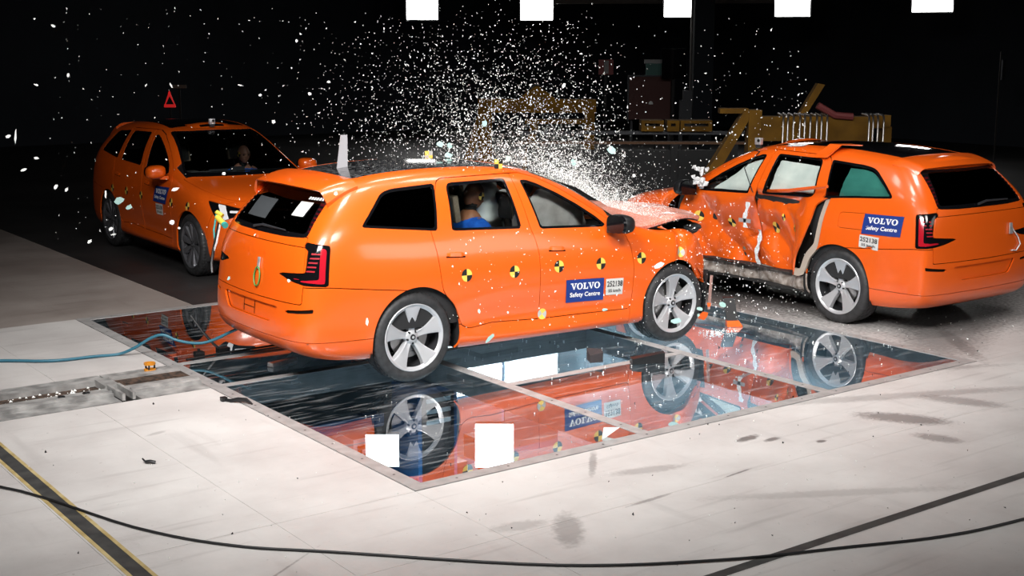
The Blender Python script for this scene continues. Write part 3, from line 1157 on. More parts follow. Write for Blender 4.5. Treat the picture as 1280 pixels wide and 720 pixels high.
def build_car(name, loc, rz, label, o):
    """o: options for this car's damage, wheels and fittings"""
    car = empty(name, loc, rz)
    car.rotation_euler = (0, o.get('pitch', 0.0), rz)
    tag(car, label, 'car', 'crash test cars')
    nu, nv = o.get('res', (13, 11))
    P = split_body(nu, nv, o.get('deform'), o)
    Dfull, Tfull = P['full']
    paint = M['orange']
    pd = o.get('part_deform', {})
    for k, fn in pd.items():
        if k in P:
            P[k].D = fn(P[k].R.copy(), P[k].D.copy())
            P[k].renormal()
    shell = skin_obj('body_shell', P['body_shell'], paint, car)
    skin_obj('hood', P['hood'], o.get('hood_mat', paint), car, .03)
    for c_ in islands(P['cowl'], 30):
        skin_obj('cowl_panel', c_.offset(-.01), M['black'], car)
    tg = skin_obj('tailgate', P['tailgate'], paint, car)
    rb = skin_obj('rear_bumper', P['rear_bumper'], paint, car)
    if P.get('slots'):
        for c_ in P['slots']:
            skin_obj('bumper_slot', c_, M['gap'], rb, 0)
        skin_obj('plate_recess', join_sk(P['plate']), paint, rb, 0)
    if not o.get('no_front'):
        fb = skin_obj('front_bumper', P['front_bumper'], paint, car)
    if o.get('gaps', True):
        skin_obj('panel_gap', P['gaps'], M['gap'], car, 0)
    doors = {}
    allp = [P['body_shell'], P['hood'], P['tailgate'], P['rear_bumper'], P['front_bumper']]
    for s in (1, -1):
        for k, nm_, gl in (('front_door', 'front_door', 'fwin'), ('rear_door', 'rear_door', 'rwin')):
            sk = P[k, s]
            if ('door', s) in pd:
                sk.D = pd['door', s](k, sk.R.copy(), sk.D.copy())
                sk.renormal()
            allp.append(sk)
            d = skin_obj(nm_, sk, o.get('door_mat', {}).get(s, paint), car, .02)
            doors[k, s] = d
            g = P[gl, s]
            gm = o.get('glass', {}).get((gl, s), M['clear_glass'])
            pl = FWIN if gl == 'fwin' else RWIN
            inn, ring = g.cut(side_f(g, pl, s) + .022)
            skin_obj('window_seal', ring.offset(-.003), M['gloss_black'], d, .008)
            if gm:
                skin_obj('window_glass', inn.offset(-.005), gm, d, 0)
        sk = P['fender', s]
        allp.append(sk)
        if o.get('no_front') and True:
            # the front lower corner of the fender is torn away with the bumper
            _, sk = sk.cut(np.maximum(sk.R[:, 2] - .60, 3.2 - sk.R[:, 0]))
        skin_obj('front_fender', sk, paint, car, .02)
        allp.append(P['rocker', s])
        skin_obj('rocker_panel', P['rocker', s], o.get('rocker_mat', {}).get(s, paint), car)
        g = P['qwin', s]
        inn, ring = g.cut(side_f(g, QWIN, s) + .022)
        skin_obj('quarter_window_seal', ring.offset(-.003), M['gloss_black'], car, .008)
        skin_obj('quarter_window', inn.offset(-.005), o.get('glass', {}).get(('qwin', s), M['dark_glass']), car, 0)
        # lamps
        L = P['taillens', s]
        q = -L.R[:, 0] - np.abs(L.R[:, 1])
        bar, rest = L.cut(sdpoly(q, L.R[:, 2], TAIL_BAR))
        tl = skin_obj('tail_lamp', rest.offset(-.004), M['gloss_black'], car, .012)
        tag(tl, 'black C-shaped tail lamp')
        skin_obj('lamp_bar', bar.offset(-.003), M['red_lens'], tl, 0)
        pr0 = o.setdefault('_pr', Proj(Dfull, Tfull))
        for j in range(5):
            zz = 1.00 + j * .034
            mb = MB()
            vs = []
            for a, b in ((.0, 0), (.05, 0), (.05, .012), (.0, .012)):
                yy = None
                # walk the rear corner at this height
                yv = s * (.862 - a * 1.1)
                vs.append(pr0.rear(yv, zz + b, .002))
            mb.add(vs, [(0, 1, 2, 3)])
            mb.build('lamp_segment', M['red_segment'], tl)
        if ('headlens', s) in P and not o.get('no_front'):
            H = P['headlens', s]
            hl = skin_obj('headlamp', H.offset(-.012), M['gloss_black'], car, .02)
            q = H.R[:, 0] - np.abs(H.R[:, 1])
            bar, rest = H.cut(np.minimum(sdpoly(q, H.R[:, 2], [(2.70, .935), (2.84, .915), (2.95, .74), (2.86, .735)]), sdpoly(q, H.R[:, 2], [(2.92, .86), (2.93, .835), (3.24, .825), (3.22, .855)])))
            skin_obj('light_bar', bar.offset(-.004), M['lamp_white'], hl, 0)
    # fixed glass
    g = P['windscreen']
    f = sdpoly(g.R[:, 1], g.R[:, 2], fillet([(-.755, 1.225), (-.555, 1.668), (0, 1.682), (.555, 1.668), (.755, 1.225), (0, 1.215)], [.05, .05, 0, .05, .05, 0]))
    inn, ring = g.cut(f)
    ws = skin_obj('windscreen', inn.offset(-.004), o.get('ws_mat', M['clear_glass']), car, 0)
    skin_obj('windscreen_seal', ring.offset(-.003), M['gloss_black'], car, .01)
    skin_obj('roof_glass', P['roofglass'].offset(-.002), o.get('roof_mat', M['black_glass']), car, .012)
    g = P['rglass']
    f = sdpoly(g.R[:, 1], g.R[:, 2], fillet([(-.655, 1.285), (-.53, 1.59), (.53, 1.59), (.655, 1.285)], .04))
    inn, ring = g.cut(f)
    skin_obj('rear_window', inn.offset(-.006), M['dark_glass'], car, 0)
    rs = skin_obj('rear_window_seal', ring.offset(-.005), M['gloss_black'], car, .012)
    pr = o['_pr']
    for s in (1, -1):
        for j in range(8):
            zz = 1.30 + j * .033
            yy = .697 - (zz - 1.255) * .39
            mb = MB()
            mb.add([pr.rear(s * (yy + a), zz + b, -.002) for a, b in ((-.022, 0), (.024, -.006), (.020, .010), (-.026, .016))], [(0, 1, 2, 3)])
            mb.build('side_light_segment', M['dark_red'], rs)
    spoiler_mesh().build('rear_spoiler', paint, car, 40)
    # wiper on the rear window
    mb = MB()
    mb.tube([pr.rear(.12, 1.275, .018), pr.rear(-.02, 1.30, .02), pr.rear(-.40, 1.292, .016)], [.012, .011, .006], 6)
    mb.build('rear_wiper', M['grey_steel'], car, 40)
    # worn raised letters left on the tailgate
    for j, ch in enumerate('VOLVO'):
        V_, F_ = text2d(ch, .036, .032)
        mb = MB()
        mb.add([tuple(pr.rear(.20 - j * .10 - a, 1.085 + b_, .0035)) for a, b_ in V_], F_)
        mb.build('raised_letter', paint, tg)
    # floor pan, wheel wells, cabin liner
    S = body_grid(4, 3)
    ring = [tuple(p) for p in S[:, 0]]
    if o.get('no_front'):
        ring = [(min(p[0], 3.3), p[1], p[2]) for p in ring]
    ring2 = ring + [(p[0], -p[1], p[2]) for p in ring[::-1]][1:-1]
    mb = MB()
    a = [(p[0] * .985, p[1] * .97, p[2] + .015) for p in ring2]
    mb.add(a, [tuple(range(len(a)))])
    for x0, x1 in ((-.48, .50), (2.47, 3.46)):
        pass
    mb.build('underbody', M['underbody'], car)
    for cx in (0.03, 2.985):
        for s in (1, -1):
            mb = MB()
            vs, fs = [], []
            n = 20
            for k in range(n + 1):
                an = math.radians(-20) + math.radians(220) * k / n
                for y in (.955, .56):
                    vs.append((cx + .445 * math.cos(an), s * (y - (.02 if y > .9 else 0)), .385 + .445 * math.sin(an)))
            fs = [(2 * k, 2 * k + 1, 2 * k + 3, 2 * k + 2) for k in range(n)]
            c = len(vs)
            vs.append((cx, s * .56, .385))
            fs += [(2 * k + 1, c, 2 * k + 3) for k in range(n)]
            mb.add(vs, fs)
            mb.build('wheel_well', M['underbody'], car, 40)
    # dark inside of the body (windows left open)
    V, T = full_body(5, 4)
    DD = o['deform'](V.copy()) if o.get('deform') else V.copy()
    lk = Sk(V, DD, vnormals(DD, T), T)
    f = np.full(len(V), 1e9)
    for s in (1, -1):
        for pl in (FWIN, RWIN, QWIN):
            f = np.minimum(f, side_f(lk, pl, s) - .01)
    f = np.minimum(f, np.maximum(sdpoly(V[:, 1], V[:, 2], [(-.79, 1.178), (-.585, 1.72), (.585, 1.72), (.79, 1.178)]), 1.38 - V[:, 0]))
    f = np.minimum(f, np.maximum(sdpoly(V[:, 1], V[:, 2], [(-.735, 1.25), (-.60, 1.62), (.60, 1.62), (.735, 1.25)]), V[:, 0] + .40))
    f = np.minimum(f, np.maximum(2.45 - V[:, 0], -1 - V[:, 2]))
    f = np.minimum(f, V[:, 2] - .46)
    _, lk = lk.cut(f)
    skin_obj('cabin_lining', lk.offset(-.05), M['liner'], car, 0)
    mb = MB()
    mb.add([(-.95, -.85, .42), (2.4, -.85, .42), (2.4, .85, .42), (-.95, .85, .42)], [(0, 1, 2, 3)])
    mb.add([(2.33, -.83, .42), (2.33, .83, .42), (2.33, .80, 1.12), (2.33, -.80, 1.12)], [(0, 1, 2, 3)])
    mb.build('cabin_floor', M['liner'], car)
    # seats
    for s in (1, -1):
        seat_mesh(1.50, s * .42).build('front_seat', [M['seat'], M['seat_tan']], car, 40)
        seat_mesh(.82, s * .42, lean=.17).build('rear_seat', [M['seat'], M['seat_tan']], car, 40)
    # dashboard and steering wheel
    mb = MB()
    v, f = rbox((1.92, -.76, .80), (2.36, .76, 1.10), .07)
    mb.add(v, f)
    v, f = rbox((1.90, -.10, .95), (1.93, .12, 1.17), .012)
    mb.add(v, f)
    mb.box((1.3, -.12, .42), (1.95, .12, .72))
    mb.build('dashboard', M['liner'], car, 40)
    mb = MB()
    m = Matrix.Translation((1.84, .40, .98)) @ Matrix.Rotation(math.radians(-62), 4, 'Y')
    pts = [m @ Vector((.185 * math.cos(a), .185 * math.sin(a), 0)) for a in np.linspace(0, 2 * math.pi, 25)]
    mb.tube(pts, .015, 8, cap=False)
    for a in (0, math.pi / 2 * 2, math.pi * 1.5):
        mb.tube([m @ Vector((0, 0, -.02)), m @ Vector((.18 * math.cos(a), .18 * math.sin(a), 0))], .014, 6)
    mb.tube([m @ Vector((0, 0, .0)), m @ Vector((0, 0, -.25))], .04, 8)
    mb.build('steering_wheel', M['black'], car, 50)
    # wheels
    for x in (0.0, 2.985):
        for s in (1, -1):
            add_wheel(car, x, s, o.get('wheel', 'five'), steer=o.get('steer', 0.0) if x > 1 else 0)
    # side fittings
    dsk = join_sk(allp)
    prd = Proj(dsk.D, dsk.T)
    o['prd'] = prd
    for s in (1, -1):
        if (s not in o.get('no_handles', ())):
            handle_part(doors['rear_door', s], prd, .325, .50, 1.065, 1.055, s)
            handle_part(doors['front_door', s], prd, 1.435, 1.60, 1.035, 1.025, s)
        mirror_parts(doors['front_door', s], s, s in o.get('broken_mirror', ()))
    return car, doors, P, prd
# ------------------------------------------------------------------ the hall: floor slabs, pit, walls
PX0, PX1, PY0, PY1 = 4.31, 10.20, 6.86, 13.34      # glass-covered pit
RY0, RY1 = 9.98, 10.92                              # rail channel


def floor_mat(name, light, dark, stains_and_shade=True):
    m, nt, b = nm(name)
    L = nt.links.new
    tc = node(nt, 'ShaderNodeTexCoord')
    n1 = node(nt, 'ShaderNodeTexNoise')
    n1.inputs['Scale'].default_value = 0.7
    n1.inputs['Detail'].default_value = 9
    n1.inputs['Roughness'].default_value = .62
    L(tc.outputs['Object'], n1.inputs['Vector'])
    r = node(nt, 'ShaderNodeValToRGB')
    r.color_ramp.elements[0].position, r.color_ramp.elements[1].position = .32, .62
    r.color_ramp.elements[0].color, r.color_ramp.elements[1].color = (*dark, 1), (*light, 1)
    L(n1.outputs['Fac'], r.inputs['Fac'])
    # long scuffs, two directions
    last = r.outputs['Color']
    for rot, sc, lo, a in ((0.5, (0.5, 6, 1), .60, .35), (-0.9, (0.35, 8, 1), .63, .35), (0.05, (3, .4, 1), .62, .25)):
        mp = node(nt, 'ShaderNodeMapping')
        mp.inputs['Rotation'].default_value = (0, 0, rot)
        mp.inputs['Scale'].default_value = sc
        n2 = node(nt, 'ShaderNodeTexNoise')
        n2.inputs['Scale'].default_value = 1.6
        n2.inputs['Detail'].default_value = 8
        L(tc.outputs['Object'], mp.inputs[0])
        L(mp.outputs[0], n2.inputs['Vector'])
        rr = node(nt, 'ShaderNodeMapRange')
        rr.inputs[1].default_value, rr.inputs[2].default_value = lo, lo + .16
        rr.inputs[3].default_value, rr.inputs[4].default_value = 0, a
        L(n2.outputs['Fac'], rr.inputs[0])
        mx = node(nt, 'ShaderNodeMix', data_type='RGBA')
        mx.inputs['B'].default_value = (dark[0] * .45, dark[1] * .42, dark[2] * .42, 1)
        L(rr.outputs[0], mx.inputs['Factor'])
        L(last, mx.inputs['A'])
        last = mx.outputs['Result']
    # small specks of grit
    n3 = node(nt, 'ShaderNodeTexNoise')
    n3.inputs['Scale'].default_value = 26
    n3.inputs['Detail'].default_value = 3
    L(tc.outputs['Object'], n3.inputs['Vector'])
    rr = node(nt, 'ShaderNodeMapRange')
    rr.inputs[1].default_value, rr.inputs[2].default_value = .70, .76
    rr.inputs[4].default_value = .5
    L(n3.outputs['Fac'], rr.inputs[0])
    mx = node(nt, 'ShaderNodeMix', data_type='RGBA')
    mx.inputs['B'].default_value = (dark[0] * .4, dark[1] * .36, dark[2] * .34, 1)
    L(rr.outputs[0], mx.inputs['Factor'])
    L(last, mx.inputs['A'])
    last = mx.outputs['Result']
    if stains_and_shade:
        # tyre rubber burns, scuffs and oil spots, plus one painted shade patch
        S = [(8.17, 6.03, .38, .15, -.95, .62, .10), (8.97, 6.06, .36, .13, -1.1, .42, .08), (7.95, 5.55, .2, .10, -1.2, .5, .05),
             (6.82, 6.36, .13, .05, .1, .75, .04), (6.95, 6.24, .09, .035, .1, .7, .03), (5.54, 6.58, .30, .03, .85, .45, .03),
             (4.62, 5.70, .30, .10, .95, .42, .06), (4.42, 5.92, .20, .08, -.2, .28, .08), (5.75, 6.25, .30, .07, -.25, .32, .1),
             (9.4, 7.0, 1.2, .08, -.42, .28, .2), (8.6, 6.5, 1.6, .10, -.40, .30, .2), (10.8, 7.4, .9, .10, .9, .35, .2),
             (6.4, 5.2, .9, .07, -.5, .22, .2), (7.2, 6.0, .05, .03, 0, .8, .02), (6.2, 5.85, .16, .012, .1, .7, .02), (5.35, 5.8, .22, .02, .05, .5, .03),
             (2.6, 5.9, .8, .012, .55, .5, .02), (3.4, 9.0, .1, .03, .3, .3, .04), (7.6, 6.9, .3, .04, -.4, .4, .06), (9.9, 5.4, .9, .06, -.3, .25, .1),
             (12.6, 10.6, 3.4, 3.0, .2, .88, 1), (11.6, 8.0, 2.2, .5, .5, .55, 1), (12.6, 7.4, 1.6, .16, .7, .4, 1)]  # first of this row is shade painted on the floor round the right car
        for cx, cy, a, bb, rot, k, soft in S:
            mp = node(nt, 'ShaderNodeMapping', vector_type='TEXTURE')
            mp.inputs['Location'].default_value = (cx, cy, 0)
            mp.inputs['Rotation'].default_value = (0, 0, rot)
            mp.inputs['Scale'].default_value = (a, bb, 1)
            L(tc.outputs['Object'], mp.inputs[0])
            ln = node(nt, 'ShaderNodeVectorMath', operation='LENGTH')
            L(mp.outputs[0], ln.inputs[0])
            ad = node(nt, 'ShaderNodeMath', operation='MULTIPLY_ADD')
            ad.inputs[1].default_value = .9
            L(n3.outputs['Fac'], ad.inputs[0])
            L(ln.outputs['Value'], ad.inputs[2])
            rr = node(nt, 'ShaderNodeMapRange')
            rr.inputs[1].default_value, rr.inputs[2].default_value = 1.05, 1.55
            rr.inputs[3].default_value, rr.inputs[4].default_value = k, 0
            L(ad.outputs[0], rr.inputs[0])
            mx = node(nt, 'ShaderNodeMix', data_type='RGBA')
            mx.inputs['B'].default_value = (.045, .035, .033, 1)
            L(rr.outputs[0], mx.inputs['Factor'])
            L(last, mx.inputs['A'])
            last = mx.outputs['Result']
    L(last, b.inputs['Base Color'])
    rg = node(nt, 'ShaderNodeMapRange')
    rg.inputs[3].default_value, rg.inputs[4].default_value = .38, .62
    L(n1.outputs['Fac'], rg.inputs[0])
    L(rg.outputs[0], b.inputs['Roughness'])
    bp = node(nt, 'ShaderNodeBump')
    bp.inputs['Strength'].default_value = .08
    bp.inputs['Distance'].default_value = .02
    L(n3.outputs['Fac'], bp.inputs['Height'])
    L(bp.outputs['Normal'], b.inputs['Normal'])
    return m


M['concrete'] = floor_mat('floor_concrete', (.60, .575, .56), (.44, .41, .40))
M['concrete_brown'] = floor_mat('floor_concrete_brown', (.36, .315, .29), (.24, .20, .18), False)
M['slab_dark'] = floor_mat('dark_floor_slab', (.035, .033, .033), (.018, .017, .017), False)
M['stripe_black'] = noise_mat('floor_stripe_black', (.03, .03, .03), (.06, .058, .055), 9, .6)
M['stripe_yellow'] = noise_mat('floor_stripe_yellow', (.36, .26, .10), (.5, .4, .2), 9, .6)
M['wall'] = noise_mat('hall_wall_navy', (.030, .036, .048), (.040, .047, .062), .6, .8)
M['wall_black'] = mat('hall_wall_black', (.010, .010, .011), .9, spec=.1)
M['ceiling'] = mat('hall_ceiling_black', (.008, .008, .009), .9, spec=.1)

floor = tag(MB().box((-14, -12, -2.62), (34, 38, -2.6)).build('floor', M['wall_black']), kind='structure')
xs = [-14, 2.26, 3.27, PX0 - .06, PX1 + .06, 15.2, 34]
ys = [-12, 4.655, 5.82, PY0 - .06, RY0, RY1, PY1 + .06, 22, 38]
g = .0013
for i in range(len(xs) - 1):
    for j in range(len(ys) - 1):
        x0, x1, y0, y1 = xs[i], xs[i + 1], ys[j], ys[j + 1]
        cx, cy = (x0 + x1) / 2, (y0 + y1) / 2
        if PX0 - .1 < cx < PX1 + .1 and PY0 - .1 < cy < PY1 + .1:
            continue
        if RY0 < cy < RY1 and cx < PX0:
            continue
        if 13 < cy and cx > 4.25:
            continue
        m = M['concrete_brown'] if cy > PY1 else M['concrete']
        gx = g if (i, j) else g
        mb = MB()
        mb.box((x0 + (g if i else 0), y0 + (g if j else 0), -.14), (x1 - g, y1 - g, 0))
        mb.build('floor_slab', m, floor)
# brown and dark slabs behind the pit
for a, b_, m in (((4.25, PY1 + .06), (5.55, 22), 'concrete_brown'), ((4.25, 22), (5.55, 38), 'concrete_brown'), ((5.555, PY1 + .06), (12.2, 22), 'slab_dark'), ((5.555, 22), (12.2, 38), 'slab_dark'), ((12.205, PY1 + .06), (34, 22), 'slab_dark'), ((12.205, 22), (34, 38), 'slab_dark')):
    MB().box((a[0], a[1] + g, -.14), (b_[0] - g, b_[1] - g, 0)).build('floor_slab', M[m], floor)
# painted stripes, laid as thin strips in shallow steps
mb = MB().box((2.30, -12, 0), (2.385, 9.97, .0022)).build('floor_stripe', M['stripe_black'], floor)
for x in (2.275, 2.386):
    MB().box((x, -12, 0), (x + .024, 9.97, .0022)).build('floor_stripe', M['stripe_yellow'], floor)
MB().box((2.42, 4.665, 0), (34, 4.735, .0022)).build('floor_stripe', M['stripe_black'], floor)
# trench under the rail
MB().box((-14, RY0 - .02, -.5), (PX0, RY1 + .02, -.42)).build('rail_trench', M['rail_dark'], floor)

# pit
M['pit_wall'] = noise_mat('pit_wall_pale', (.16, .21, .25), (.30, .36, .40), 1.5, .5)
M['pit_pale'] = noise_mat('pit_wall_white', (.50, .58, .62), (.70, .76, .79), 1.5, .5)
M['pit_floor'] = noise_mat('pit_floor_blue_grey', (.09, .115, .13), (.17, .20, .22), 1.2, .45)
pf = tag(MB().box((PX0 - .1, PY0 - .1, -2.6), (PX1 + .1, PY1 + .1, -2.2)).build('floor.001', M['pit_floor']), kind='structure')
for nme, a, b_ in (('wall_pit_south', (PX0 - .1, PY0 - .16, -2.2), (PX1 + .1, PY0 - .06, -.13)), ('wall_pit_north', (PX0 - .1, PY1 + .06, -2.2), (9.2, PY1 + .16, -.13)), ('wall_pit_corner', (9.2, PY1 + .06, -2.2), (PX1 + .1, PY1 + .16, -.13)), ('wall_pit_blocker', (6.26, 10.1, -2.2), (6.34, PY1 + .06, -.21)),  # the partition at mid pit is added to keep the left bay dark
                   ('wall_pit_west', (PX0 - .16, PY0 - .06, -2.2), (PX0 - .06, PY1 + .06, -.13)), ('wall_pit_east', (PX1 + .06, PY0 - .06, -2.2), (PX1 + .16, PY1 + .06, -.13))):
    tag(MB().box(a, b_).build(nme, M['pit_wall']), kind='structure')

# glass floor: steel grid and panes
glass_floor = empty('glass_floor', (7.25, 10.1, 0))
tag(glass_floor, 'clear glass floor panes in a grey steel frame over the lit pit', 'glass floor')
M['floor_glass'] = glass_mat('floor_glass', (.80, .92, .95), 0.006, 1.6, 1.9, scratch=.20)
GL = Matrix.Translation((-7.25, -10.1, 0))


def gf(mb):
    mb.v = [(v[0] - 7.25, v[1] - 10.1, v[2]) for v in mb.v]
    return mb


bars = []
for y in (PY0, PY1):
    bars.append(((PX0 - .055, y - .055, -.16), (PX1 + .055, y + .055, .004)))
for x in (PX0, PX1):
    bars.append(((x - .055, PY0 + .056, -.16), (x + .055, PY1 - .056, .004)))
for x in (6.30, 8.32):
    bars.append(((x - .05, PY0 + .056, -.2), (x + .05, PY1 - .056, .003)))
for y, x0, x1 in ((8.62, 6.351, 8.269), (9.995, PX0 + .056, 6.249), (10.92, PX0 + .056, 6.249), (9.995, 6.351, 8.269), (11.6, 8.371, PX1 - .056), (11.9, 6.351, 8.269)):
    bars.append(((x0, y - .045, -.2), (x1, y + .045, .003)))
for a, b_ in bars:
    o = gf(MB().box(a, b_)).build('frame_bar', M['steel'], glass_floor)
cols = [(PX0 + .056, 6.249, [PY0 + .056, 9.949, 10.041, 10.874, 10.966, PY1 - .056]), (6.351, 8.269, [PY0 + .056, 8.574, 8.666, 9.949, 10.041, 11.854, 11.946, PY1 - .056]), (8.371, PX1 - .056, [PY0 + .056, 11.554, 11.646, PY1 - .056])]
for x0, x1, yy in cols:
    for k in range(0, len(yy), 2):
        mb = MB()
        mb.add([(x0, yy[k], 0), (x1, yy[k], 0), (x1, yy[k + 1], 0), (x0, yy[k + 1], 0)], [(0, 1, 2, 3)])
        gf(mb).build('glass_pane', M['floor_glass'], glass_floor)
# countersunk screws along the frame
mb = MB()
for x in np.arange(PX0 + .3, PX1, .42):
    for y in (PY0, PY1):
        mb.lathe([(.010, .0042), (0, .0046)], 8, 'z', (x, y, 0))
for y in np.arange(PY0 + .3, PY1, .42):
    for x in (PX0, PX1, 6.30, 8.32):
        mb.lathe([(.010, .0042), (0, .0046)], 8, 'z', (x, y, 0))
tag(gf(mb).build('frame_screws', M['black'], glass_floor), kind='stuff')

# equipment down in the pit
def pit_thing(name, label, cat, mb, m, smooth=0, group=None):
    return tag(mb.build(name, m, None, smooth), label, cat, group)


M['pit_blue'] = mat('pit_blue_beam', (.03, .12, .28), .4)
M['pit_white'] = mat('pit_white_panel', (.75, .78, .80), .4)
pit_thing('camera_beam', 'blue steel beam lying across the pit under the near pane', 'beam', MB().box((4.5, 10.30, -.72), (6.1, 10.42, -.6)), M['pit_blue'])
b0 = pit_thing('pit_camera', 'dark boxy high-speed camera on the blue beam below the glass', 'camera', MB().box((4.55, 10.15, -.6), (4.8, 10.6, -.34)), M['dark_steel'])
MB().lathe([(.05, 0), (.06, .12), (.0, .12)], 20, 'z', (4.68, 10.3, -.34)).build('lens', M['black'], b0, 40)
pit_thing('floor_panel', 'flat steel floor panel in the middle bay of the pit', 'panel', MB().box((6.5, 9.7, -2.2), (8.1, 10.2, -2.08)), M['grey_steel'])
pit_thing('pit_trolley', 'grey wheeled trolley on the pit floor under the left panes', 'trolley', MB().box((4.7, 10.9, -2.2), (5.9, 12.2, -1.6)).box((4.8, 11.0, -1.5), (5.2, 12.0, -1.3)), M['grey_steel'])
pc_ = pit_thing('pit_cabinet', 'dark cabinet with pale upper panels added as brightness at the far pit wall', 'cabinet', MB().box((8.27, 12.6, -2.2), (10.02, 13.25, -.5)), mat('pit_cabinet_blue', (.02, .04, .07), .5))
for x_ in (8.30, 9.17):
    MB().box((x_, 12.575, -1.32), (x_ + .82, 12.6, -.53)).build('light_bounce_panel', M['pit_white'], pc_)  # pale panel added to look like pit light under the car
    MB().box((x_, 12.58, -2.1), (x_ + .82, 12.6, -1.36)).build('lower_door', M['grey_steel'], pc_)
rp_ = random.Random(12)
for k, (lab, c0, sz, mm) in enumerate((('low grey instrument crate on the pit floor near the left pane edge', (4.6, 9.0, -2.2), (.9, .7, .9), 'grey_steel'), ('tall blue locker added in the pit to block the bright gap by the right lit panel', (6.05, 9.62, -2.2), (.42, .45, 1.98), 'pit_blue'),  # the tall locker is added to hide the bright gap past the partition
                                      ('dark steel pedestal in the pit near the front corner', (5.2, 7.7, -2.2), (.5, .5, 1.1), 'dark_steel'), ('white equipment box below the left pane near the added blue locker', (5.6, 10.0, -2.2), (.3, .6, 1.5), 'pit_white'))):
    o_ = pit_thing('equipment_box', lab, 'box', MB().box(c0, (c0[0] + sz[0], c0[1] + sz[1], c0[2] + sz[2])), M[mm])
    MB().box((c0[0] + .04, c0[1] - .012, c0[2] + .1), (c0[0] + sz[0] - .04, c0[1], c0[2] + sz[2] - .06)).build('front_panel', M['grey_steel' if mm != 'grey_steel' else 'dark_steel'], o_)
    for q_ in range(3):
        MB().box((c0[0] + .08, c0[1] - .02, c0[2] + sz[2] - .14 - .1 * q_), (c0[0] + sz[0] - .08, c0[1] - .012, c0[2] + sz[2] - .10 - .1 * q_)).build('vent_slat', M['pit_white'], o_)
for k, (x, y) in enumerate(((6.9, 10.4), (7.7, 11.0))):
    c = pit_thing('pit_floodlight', ['small floodlight on a short stand below the middle pane', 'second floodlight beyond the first in the middle bay'][k], 'lamp', MB().box((x - .15, y - .1, -1.5), (x + .15, y + .1, -1.25)), M['dark_steel'])
    mb = MB()
    mb.tube([(x, y, -1.5), (x, y, -2.2)], .03, 8)
    mb.build('stand', M['dark_steel'], c)
for q, w_, h_, lab in (((478, 563), .29, .29, 'left of two lit white light panels under the near glass pane'), ((618, 557), .34, .40, 'right of two lit white light panels under the near glass pane')):
    d_ = cam.matrix_world.to_3x3() @ Vector(((q[0] - 640) / 1637.6, -(q[1] - 360) / 1637.6, -1.0))
    p_ = Vector((0, 0, 2.7983)) + d_ * ((2.7983 + .7) / -d_.z)
    r_ = tag(empty('pit_lamp', p_, YAW - math.pi / 2), lab, 'lamp', 'lit panels in the pit')
    MB().box((-w_ / 2, .0, -h_ / 2), (w_ / 2, .08, h_ / 2)).build('housing', M['black'], r_)
    MB().box((-w_ / 2, -.008, -h_ / 2), (w_ / 2, -.001, h_ / 2)).build('lamp_panel', mat('pit_lamp_face', (.9, .9, .9), .5, emit=(1, 1, 1), estr=6.0), r_)
    MB().tube([(0, .06, -h_ / 2 - .02), (0, .06, -1.5)], .025, 8).build('stand', M['dark_steel'], r_)
area_light('pit_light_middle', (8.9, 10.7, -.45), (9.2, 12.6, -1.2), 1.2, .4, 105, (.86, .95, 1), 75)
area_light('pit_light_floor', (7.5, 10.2, -.25), (7.5, 10.2, -2.4), 1.4, 1.6, 190, (.86, .95, 1), 120)
area_light('pit_light_left', (5.2, 8.2, -.3), (5.2, 8.2, -2.4), 1.2, 1.6, 110, (.75, .9, 1), 170)
area_light('pit_light_right', (9.3, 9.0, -.3), (9.3, 9.4, -2.4), 1.2, 2.4, 110, (.85, .94, 1), 170)

# walls, ceiling
for nme, a, b_, m in (('wall_north', (-14, 38, -.2), (34, 38.3, 9), 'wall'), ('wall_east', (34, -12, -.2), (34.3, 38.3, 9), 'wall'), ('wall_west', (-14.3, -12, -.2), (-14, 38.3, 9), 'wall_black'), ('wall_south', (-14, -12.3, -.2), (34, -12, 9), 'wall_black')):
    tag(MB().box(a, b_).build(nme, M[m]), kind='structure')
tag(MB().box((-14, -12, 9), (34, 38, 9.2)).build('ceiling', M['ceiling']), kind='structure')

# ------------------------------------------------------------------ track rail in the floor, left
rail = empty('guide_rail', (0, 10.45, 0))
tag(rail, 'worn steel guide rail running along the floor into the glass pit', 'rail')


def rl(mb):
    mb.v = [(v[0], v[1] - 10.45, v[2]) for v in mb.v]
    return mb


for x0, x1 in ((-14, 1.4), (1.405, 3.50), (3.66, PX0 - .06)):
    rl(MB().box((x0, 9.99, -.35), (x1, 10.16, .004)).box((x0, 10.165, -.35), (x1, 10.36, .03)).box((x0, 10.20, .03), (x1, 10.24, .042))).build('near_beam', M['rail_steel'], rail)
for x0, x1 in ((-14, 2.0), (2.005, 3.62), (3.64, PX0 - .06)):
    rl(MB().box((x0, 10.62, -.35), (x1, 10.70, .035)).box((x0, 10.705, -.35), (x1, 10.91, .008))).build('far_beam', M['rail_steel'], rail)
rl(MB().box((-14, 10.36, -.35), (PX0 - .06, 10.62, -.008))).build('slot_bed', M['rail_dark'], rail)
rl(MB().box((3.64, 10.36, -.07), (PX0 - .06, 10.62, .018)).box((3.70, 10.44, .018), (4.2, 10.50, .024))).build('cover_plate', M['rail_dark'], rail)
rl(MB().box((3.50, 10.36, -.1), (3.62, 10.62, .05)).box((3.51, 10.0, .004), (3.535, 10.37, .06)).box((3.595, 10.0, .004), (3.62, 10.37, .06))).build('joint_clamp', M['rail_steel'], rail)
for x in (2.55, 3.12, 3.32, 1.7):
    rl(MB().lathe([(.030, .031), (.030, .038), (.018, .039), (.016, .034), (0, .034)], 14, 'z', (x, 10.30, 0))).build('bolt', M['dark_steel'], rail, 40)
mb = MB()
random.seed(4)
